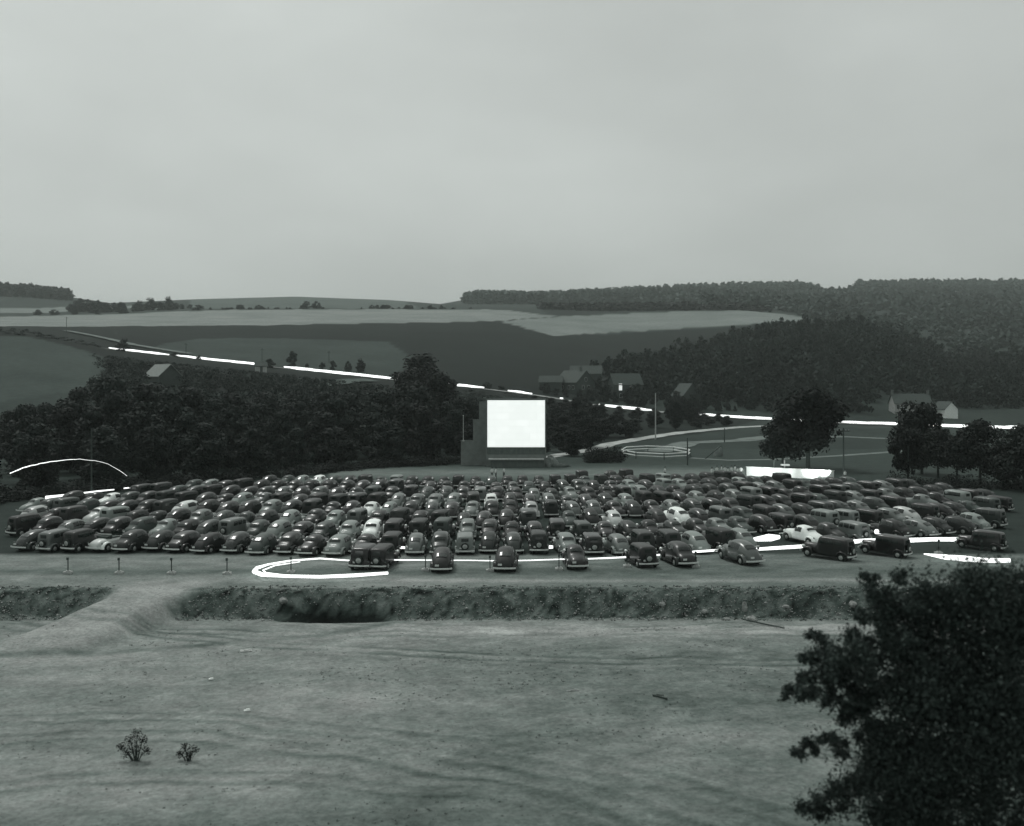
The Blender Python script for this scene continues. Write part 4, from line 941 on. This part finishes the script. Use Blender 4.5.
# ------------------------------------------------------------------ stones, weeds
def stones(name, label, pts, m):
    Vs = []; Fs = []; r = np.random.RandomState(5); n = 0
    base = np.array([(0, 0, 1), (1, 0, 0), (0, 1, 0), (-1, 0, 0), (0, -1, 0), (0, 0, -1)], float); T = [(0, 1, 2), (0, 2, 3), (0, 3, 4), (0, 4, 1), (5, 2, 1), (5, 3, 2), (5, 4, 3), (5, 1, 4)]
    for (x, y, z, s) in pts:
        V = base*(1+r.uniform(-.35, .35, (6, 1)))*s*np.array([1.2, 1, .7]); a_ = r.rand()*6.28; c_, s_ = math.cos(a_), math.sin(a_)
        V = np.stack([V[:, 0]*c_-V[:, 1]*s_, V[:, 0]*s_+V[:, 1]*c_, V[:, 2]], 1)+np.array([x, y, z]); Vs.append(V); Fs += [(t[0]+n, t[1]+n, t[2]+n) for t in T]; n += 6
    return tag(link(name, fastmesh(name, np.concatenate(Vs), np.array(Fs), [m])), label, 'stones', kind='stuff')
pts = []
X = np.array([rnd.uniform(-42, 40) for i in range(6500)]); Y = np.array([74.6+3.4*rnd.random()**1.4 for i in range(6500)]); Z = ground(X, Y); m_ = rampmask(X+(Y-72)*-.35)
pts = [(x, y, z, rnd.uniform(.02, .07)*(2 if rnd.random() < .04 else 1)) for x, y, z, q in zip(X, Y, Z, m_) if q < .3 and not (-17 < x < -8.5 and y < 76.3)]
stones('rubble', 'loose pale stones strewn over the dark bank below the cars', pts, M['rock'])
X = np.array([rnd.uniform(-38, 36) for i in range(4500)]); Y = np.array([rnd.uniform(38, 88) for i in range(4500)]); Z = ground(X, Y)
stones('gravel', 'scattered clods and pebbles on the bare dirt', [(x, y, z, rnd.uniform(.015, .05)) for x, y, z in zip(X, Y, Z)], mat('clods', .17, var=.85, scale=1.5))
def weeds(name, label, P, m, n=26, hh=.3):
    Vs = []; r = np.random.RandomState(8)
    for (x, y, z, s) in P:
        d = r.randn(n, 3); d[:, 2] = np.abs(d[:, 2])+.4; d /= np.linalg.norm(d, axis=1)[:, None]
        b_ = np.array([x, y, z])+r.randn(n, 3)*np.array([.12, .12, 0])*s; t = np.cross(d, r.randn(n, 3)); t /= np.linalg.norm(t, axis=1)[:, None]
        L = (s*hh*r.uniform(.5, 1.2, n))[:, None]; w = .05*s
        Vs.append(np.stack([b_-t*w*.5, b_+t*w*.5, b_+d*L*.7+t*w, b_+d*L-t*w*.2], 1).reshape(-1, 3))
    V = np.concatenate(Vs); return tag(link(name, fastmesh(name, V, np.arange(len(V)).reshape(-1, 4), [m])), label, 'weeds', kind='stuff')
X = np.array([rnd.uniform(-42, 42) for i in range(1700)]); Y = np.array([74.4+4.2*rnd.random() for i in range(1700)]); Z = ground(X, Y); m_ = rampmask(X+(Y-72)*-.35)
weeds('weeds', 'low dark weeds growing on the stony bank', [(x, y, z, rnd.uniform(.25, .75)) for x, y, z, q in zip(X, Y, Z, m_) if q < .25 and not (-17 < x < -8.5 and y < 76.5)], mat('bank weeds', .05), 12, .16)
X = np.array([rnd.uniform(-36, 36) for i in range(5000)]); Y = np.array([rnd.uniform(38, 73) for i in range(5000)]); Z = ground(X, Y)
dn = fbm(X*.22, Y*.5)
weeds('dirt_weeds', 'small sparse weed tufts on the bare dirt', [(x, y, z, rnd.uniform(.15, .4)) for x, y, z, q in zip(X, Y, Z, dn) if q > .56], mat('dry weed stalks', .11), 10, .2)
# distinct boulders at the foot of the bank
for (px, py, sx, sz, sd, lab) in [(751, 618.5, .36, .25, 3, 'square pale block at the foot of the bank'), (744.5, 614, .2, .42, 4, 'upright pale slab leaning above the square block'), (853, 606, .3, .22, 5, 'pale boulder low on the bank near the dark foreground tree'), (705, 615, .22, .16, 6, 'small pale boulder to the side of the square block'), (727, 618, .2, .14, 7, 'low rounded stone next to the square block'), (662, 612, .25, .2, 8, 'pale stone on the middle of the bank'), (284, 611, .32, .22, 10, 'pale boulder above the dark hollow in the bank'), (786, 613, .28, .15, 11, 'flat dark stone at the bank foot past the square block')]:
    Y = F*(CH+1.5)/(py-HZ); p = at(px, min(Y, 76.2)); p.z = gz(p.x, p.y)+sz*.4; o = blob('boulder', lab, p, sx, sx*.8, sz, M['rock'], 'boulder', sd, 7, .6)
def scrap(label, px, py, m, name='scrap_board', s=(.9, .18, .04), rz=0.3):
    Y = F*(CH+1.65)/(py-HZ); p = at(px, Y); p.z = gz(p.x, p.y)+.04
    o = MB().box((0, 0, 0), s, rz).box((s[0]*.1, .05, s[2]), (s[0]*.6, s[1]*.5, .03), rz+.2).build(name, m, loc=p); tag(o, label, 'debris')
scrap('white scrap lying on the dirt below the ramp', 246, 651, M['concrete'], s=(.7, .5, .05))
scrap('small bright scrap on the dirt', 211, 679.5, M['whitewash'], s=(.25, .2, .05))
scrap('crumpled pale scrap nearest the camera', 247, 711, M['whitewash'], s=(.3, .2, .06))
scrap('dark stick lying on the dirt towards the foreground tree', 660, 698, M['wood'], s=(.12, .9, .1), rz=.8)
scrap('pale strip of board in the middle of the dirt', 573, 691, M['concrete'], s=(.7, .06, .03), rz=.25)
fl = MB().tube([(-1.2, .8, .25), (0, 0, .12), (1.3, -1.0, .05)], [.05, .06, .04], 6).build('fallen_pole', M['wood'], loc=(lambda p: (p.x, p.y, gz(p.x, p.y)))(at(762, 73.0))); tag(fl, 'dark fallen pole running down from the square block', 'pole')

# ------------------------------------------------------------------ foreground tree and shrubs
FT = 27.0
lobes = [(960, 640, 72), (965, 730, 80), (925, 690, 42), (912, 622, 34), (884, 604, 19), (870, 582, 10), (897, 577, 9), (894, 640, 17), (850, 657, 20), (826, 652, 15), (820, 672, 15), (840, 680, 20), (800, 690, 11), (788, 693, 8), (806, 676, 8), (812, 694, 9), (830, 698, 12), (868, 660, 14), (868, 676, 12), (850, 634, 9), (864, 640, 9), (862, 616, 8), (862, 694, 17), (852, 716, 14), (872, 738, 20), (897, 742, 24), (817, 636, 8), (808, 656, 9), (1000, 605, 52), (905, 790, 58), (985, 800, 80), (845, 795, 22), (930, 600, 26), (1020, 700, 60), (812, 745, 9), (826, 738, 9), (838, 748, 12), (800, 752, 7), (905, 655, 16), (877, 620, 10), (815, 810, 16)]
tx = at(985, FT); tg_ = gz(tx.x, tx.y); ft = empty('foreground_tree', (tx.x, tx.y, tg_)); tag(ft, 'dark feathery tree in the near corner, covering the bank end', 'tree')
_r = np.random.RandomState(5); big = lobes; lobes = []
for (px, py, rp) in big:
    lobes.append((px, py, rp*(.74 if rp < 60 else .8), None))
    for q in range(3 if rp < 14 else (8 if rp < 40 else 18)):
        an = _r.rand()*6.283; dd = rp*_r.uniform(.6, .95); lobes.append((px+math.cos(an)*dd, py+math.sin(an)*dd*.8, rp*_r.uniform(.16, .36)+2, (px, py)))
r = np.random.RandomState(77); Vs = []; tw = MB(); tops = (0, 0, 5.2)
tw.tube([(0, 0, -.5), (.1, 0, 2.5), (0, .1, 5.2), (-.2, 0, 7.2)], [.26, .2, .12, .05], 8)
MAIN = {}
for (px, py, rp, par) in lobes:
    rad = rp/F*FT; dp = r.uniform(-.8, .8) if par is None else MAIN[par][1]+r.uniform(-.4, .4)
    c = at(px, FT+dp, zat(py, FT+dp))-ft.location; c = np.array(c)
    if par is None: MAIN[(px, py)] = (Vector(c), dp)
    n = int(70+rp*rp*(1.9 if rp < 45 else 1.5)); d = r.randn(n, 3); d /= np.linalg.norm(d, axis=1)[:, None]
    P = c+d*(rad*(r.uniform(.1, 1.0, n)**.7+(r.rand(n) < .3)*r.rand(n)*1.3))[:, None]*np.array([1, 1.2, .9])
    nrm = d*.4+r.randn(n, 3); nrm /= np.linalg.norm(nrm, axis=1)[:, None]; t1 = np.cross(nrm, r.randn(n, 3)); t1 /= np.linalg.norm(t1, axis=1)[:, None]; t2 = np.cross(nrm, t1)
    s = .036*r.uniform(.5, 1.5, n)[:, None]
    Vs.append(np.stack([P-t1*s*1.4, P-t2*s*.7, P+t1*s*1.4, P+t2*s*.7], 1).reshape(-1, 3))
    z0 = max(.6, min(6.4, c[2]-abs(c[0])*.35)); m0 = Vector((0, 0, z0)) if par is None else MAIN[par][0]; tc_ = Vector(c); mid = m0.lerp(tc_, .5)+Vector((r.uniform(-.2, .2), r.uniform(-.2, .2), .22 if par is None else .04))
    tw.tube([m0, mid, tc_], [.05, .03, .01] if rp > 14 else [.02, .015, .006], 5)
    for q in range(3):
        e = tc_+Vector(r.randn(3))*rad*.6; tw.tube([tc_, tc_.lerp(e, .5)+Vector((0, 0, .05)), e], [.014, .01, .006], 4)
V = np.concatenate(Vs); link('crown', fastmesh('crown', V, np.arange(len(V)).reshape(-1, 4), [leafmat('near foliage', .045, scale=2)]), ft); tw.build('trunk', M['bark'], ft)
def shrub(label, px, Y, tops_, leaf=.05):
    p = at(px, Y); g = gz(p.x, p.y); o = empty('shrub', (p.x, p.y, g)); tag(o, label, 'shrub'); Vs = []; st_ = MB()
    for (qx, qy, rp) in tops_:
        c = np.array(at(qx, Y, zat(qy, Y))-o.location); rad = rp/F*Y; n = int(80+rp*rp*1.6); d = r.randn(n, 3); d /= np.linalg.norm(d, axis=1)[:, None]
        P = c+d*(rad*r.uniform(.1, 1.1, n)**.7)[:, None]; t1 = r.randn(n, 3); t1 /= np.linalg.norm(t1, axis=1)[:, None]; t2 = np.cross(t1, r.randn(n, 3)); t2 /= np.linalg.norm(t2, axis=1)[:, None]
        s = leaf*r.uniform(.6, 1.3, n)[:, None]; Vs.append(np.stack([P-t1*s, P-t2*s*.6, P+t1*s, P+t2*s*.6], 1).reshape(-1, 3))
        st_.tube([(0, 0, -.3), (c[0]*.5, c[1]*.5, c[2]*.45), tuple(c)], [.05, .03, .01], 5)
    V = np.concatenate(Vs); link('foliage', fastmesh('foliage', V, np.arange(len(V)).reshape(-1, 4), [M['leaf_dark']]), o); st_.build('stem', M['bark'], o)
shrub('small ragged dark bush on the dirt near the camera, taller of the pair', 136, 47, [(137, 733, 6), (130, 740, 6), (143, 739, 5), (121, 747, 5), (135, 748, 8), (146, 750, 6), (127, 753, 6)], .04)
shrub('low dark bush beside the small ragged one', 188, 47, [(185, 747, 5), (194, 750, 5), (189, 755, 5), (180, 754, 4)], .04)

# ------------------------------------------------------------------ air
hz = bpy.data.materials.new('haze air'); hz.use_nodes = True; nt = hz.node_tree; nt.nodes.clear()
ou = nt.nodes.new('ShaderNodeOutputMaterial'); pv = nt.nodes.new('ShaderNodeVolumePrincipled'); pv.inputs['Color'].default_value = (.84, .93, .89, 1); pv.inputs['Density'].default_value = .00016; pv.inputs['Anisotropy'].default_value = .2
nt.links.new(pv.outputs[0], ou.inputs['Volume'])
hb = MB().box((0, 3600, 145), (26000, 13000, 320)).build('haze', hz); hb['kind'] = 'stuff'; hb['label'] = 'thin evening haze over the whole valley'; hb['category'] = 'haze'

# ------------------------------------------------------------------ light, sky, camera
EL, ROT = math.radians(60), math.radians(-35)
w = bpy.data.worlds.new('World'); sc.world = w; w.use_nodes = True; nt = w.node_tree; bg = nt.nodes['Background']
sk = nt.nodes.new('ShaderNodeTexSky'); sk.sky_type = 'NISHITA'; sk.sun_disc = False; sk.sun_elevation = EL; sk.sun_rotation = ROT; sk.dust_density = 4; sk.air_density = 1.5
bw = nt.nodes.new('ShaderNodeRGBToBW'); nt.links.new(sk.outputs[0], bw.inputs[0])
pw = nt.nodes.new('ShaderNodeMath'); pw.operation = 'POWER'; pw.inputs[1].default_value = .35; nt.links.new(bw.outputs[0], pw.inputs[0])
tc = nt.nodes.new('ShaderNodeTexCoord'); cn = nt.nodes.new('ShaderNodeTexNoise'); cn.inputs['Scale'].default_value = 3.0; cn.inputs['Detail'].default_value = 6
mpn = nt.nodes.new('ShaderNodeMapping'); mpn.inputs['Scale'].default_value = (1, 1, 2.6); nt.links.new(tc.outputs['Generated'], mpn.inputs['Vector']); nt.links.new(mpn.outputs[0], cn.inputs['Vector'])
mrn = nt.nodes.new('ShaderNodeMapRange'); mrn.inputs['From Min'].default_value = .3; mrn.inputs['From Max'].default_value = .7; mrn.inputs['To Min'].default_value = .90; mrn.inputs['To Max'].default_value = 1.08; nt.links.new(cn.outputs['Fac'], mrn.inputs['Value'])
ml = nt.nodes.new('ShaderNodeMath'); ml.operation = 'MULTIPLY'; nt.links.new(pw.outputs[0], ml.inputs[0]); nt.links.new(mrn.outputs[0], ml.inputs[1])
vm = nt.nodes.new('ShaderNodeVectorMath'); vm.operation = 'SCALE'; vm.inputs[0].default_value = (2.83, 3.0, 2.91); nt.links.new(ml.outputs[0], vm.inputs['Scale'])
nt.links.new(vm.outputs[0], bg.inputs['Color']); bg.inputs['Strength'].default_value = .113
sl = bpy.data.lights.new('sun', 'SUN'); sl.energy = 1.25; sl.angle = math.radians(14); sl.color = (1, 1, .97)
so = bpy.data.objects.new('sun', sl); C.objects.link(so)
sd = Vector((math.sin(ROT)*math.cos(EL), math.cos(ROT)*math.cos(EL), math.sin(EL))); so.rotation_euler = sd.to_track_quat('Z', 'Y').to_euler(); so.location = (0, 0, 200)
cam = bpy.data.cameras.new('camera'); co = bpy.data.objects.new('camera', cam); C.objects.link(co); co.location = (0, 0, CH); co.rotation_euler = (math.radians(90), 0, 0)
cam.sensor_fit = 'HORIZONTAL'; cam.sensor_width = 36; cam.lens = F/1024*36; cam.shift_y = -(413-HZ)/1024; cam.clip_end = 30000; cam.clip_start = .5; sc.camera = co; cam.dof.use_dof = True; cam.dof.focus_distance = 125; cam.dof.aperture_fstop = .42
vs = sc.view_settings; vs.view_transform = 'Standard'; vs.look = 'None'; vs.exposure = 0.0; vs.gamma = 1
try: vs.use_curve_mapping = False
except Exception: pass
sc.cycles.max_bounces = 6; sc.cycles.volume_bounces = 0; sc.cycles.transparent_max_bounces = 8; sc.cycles.use_denoising = True
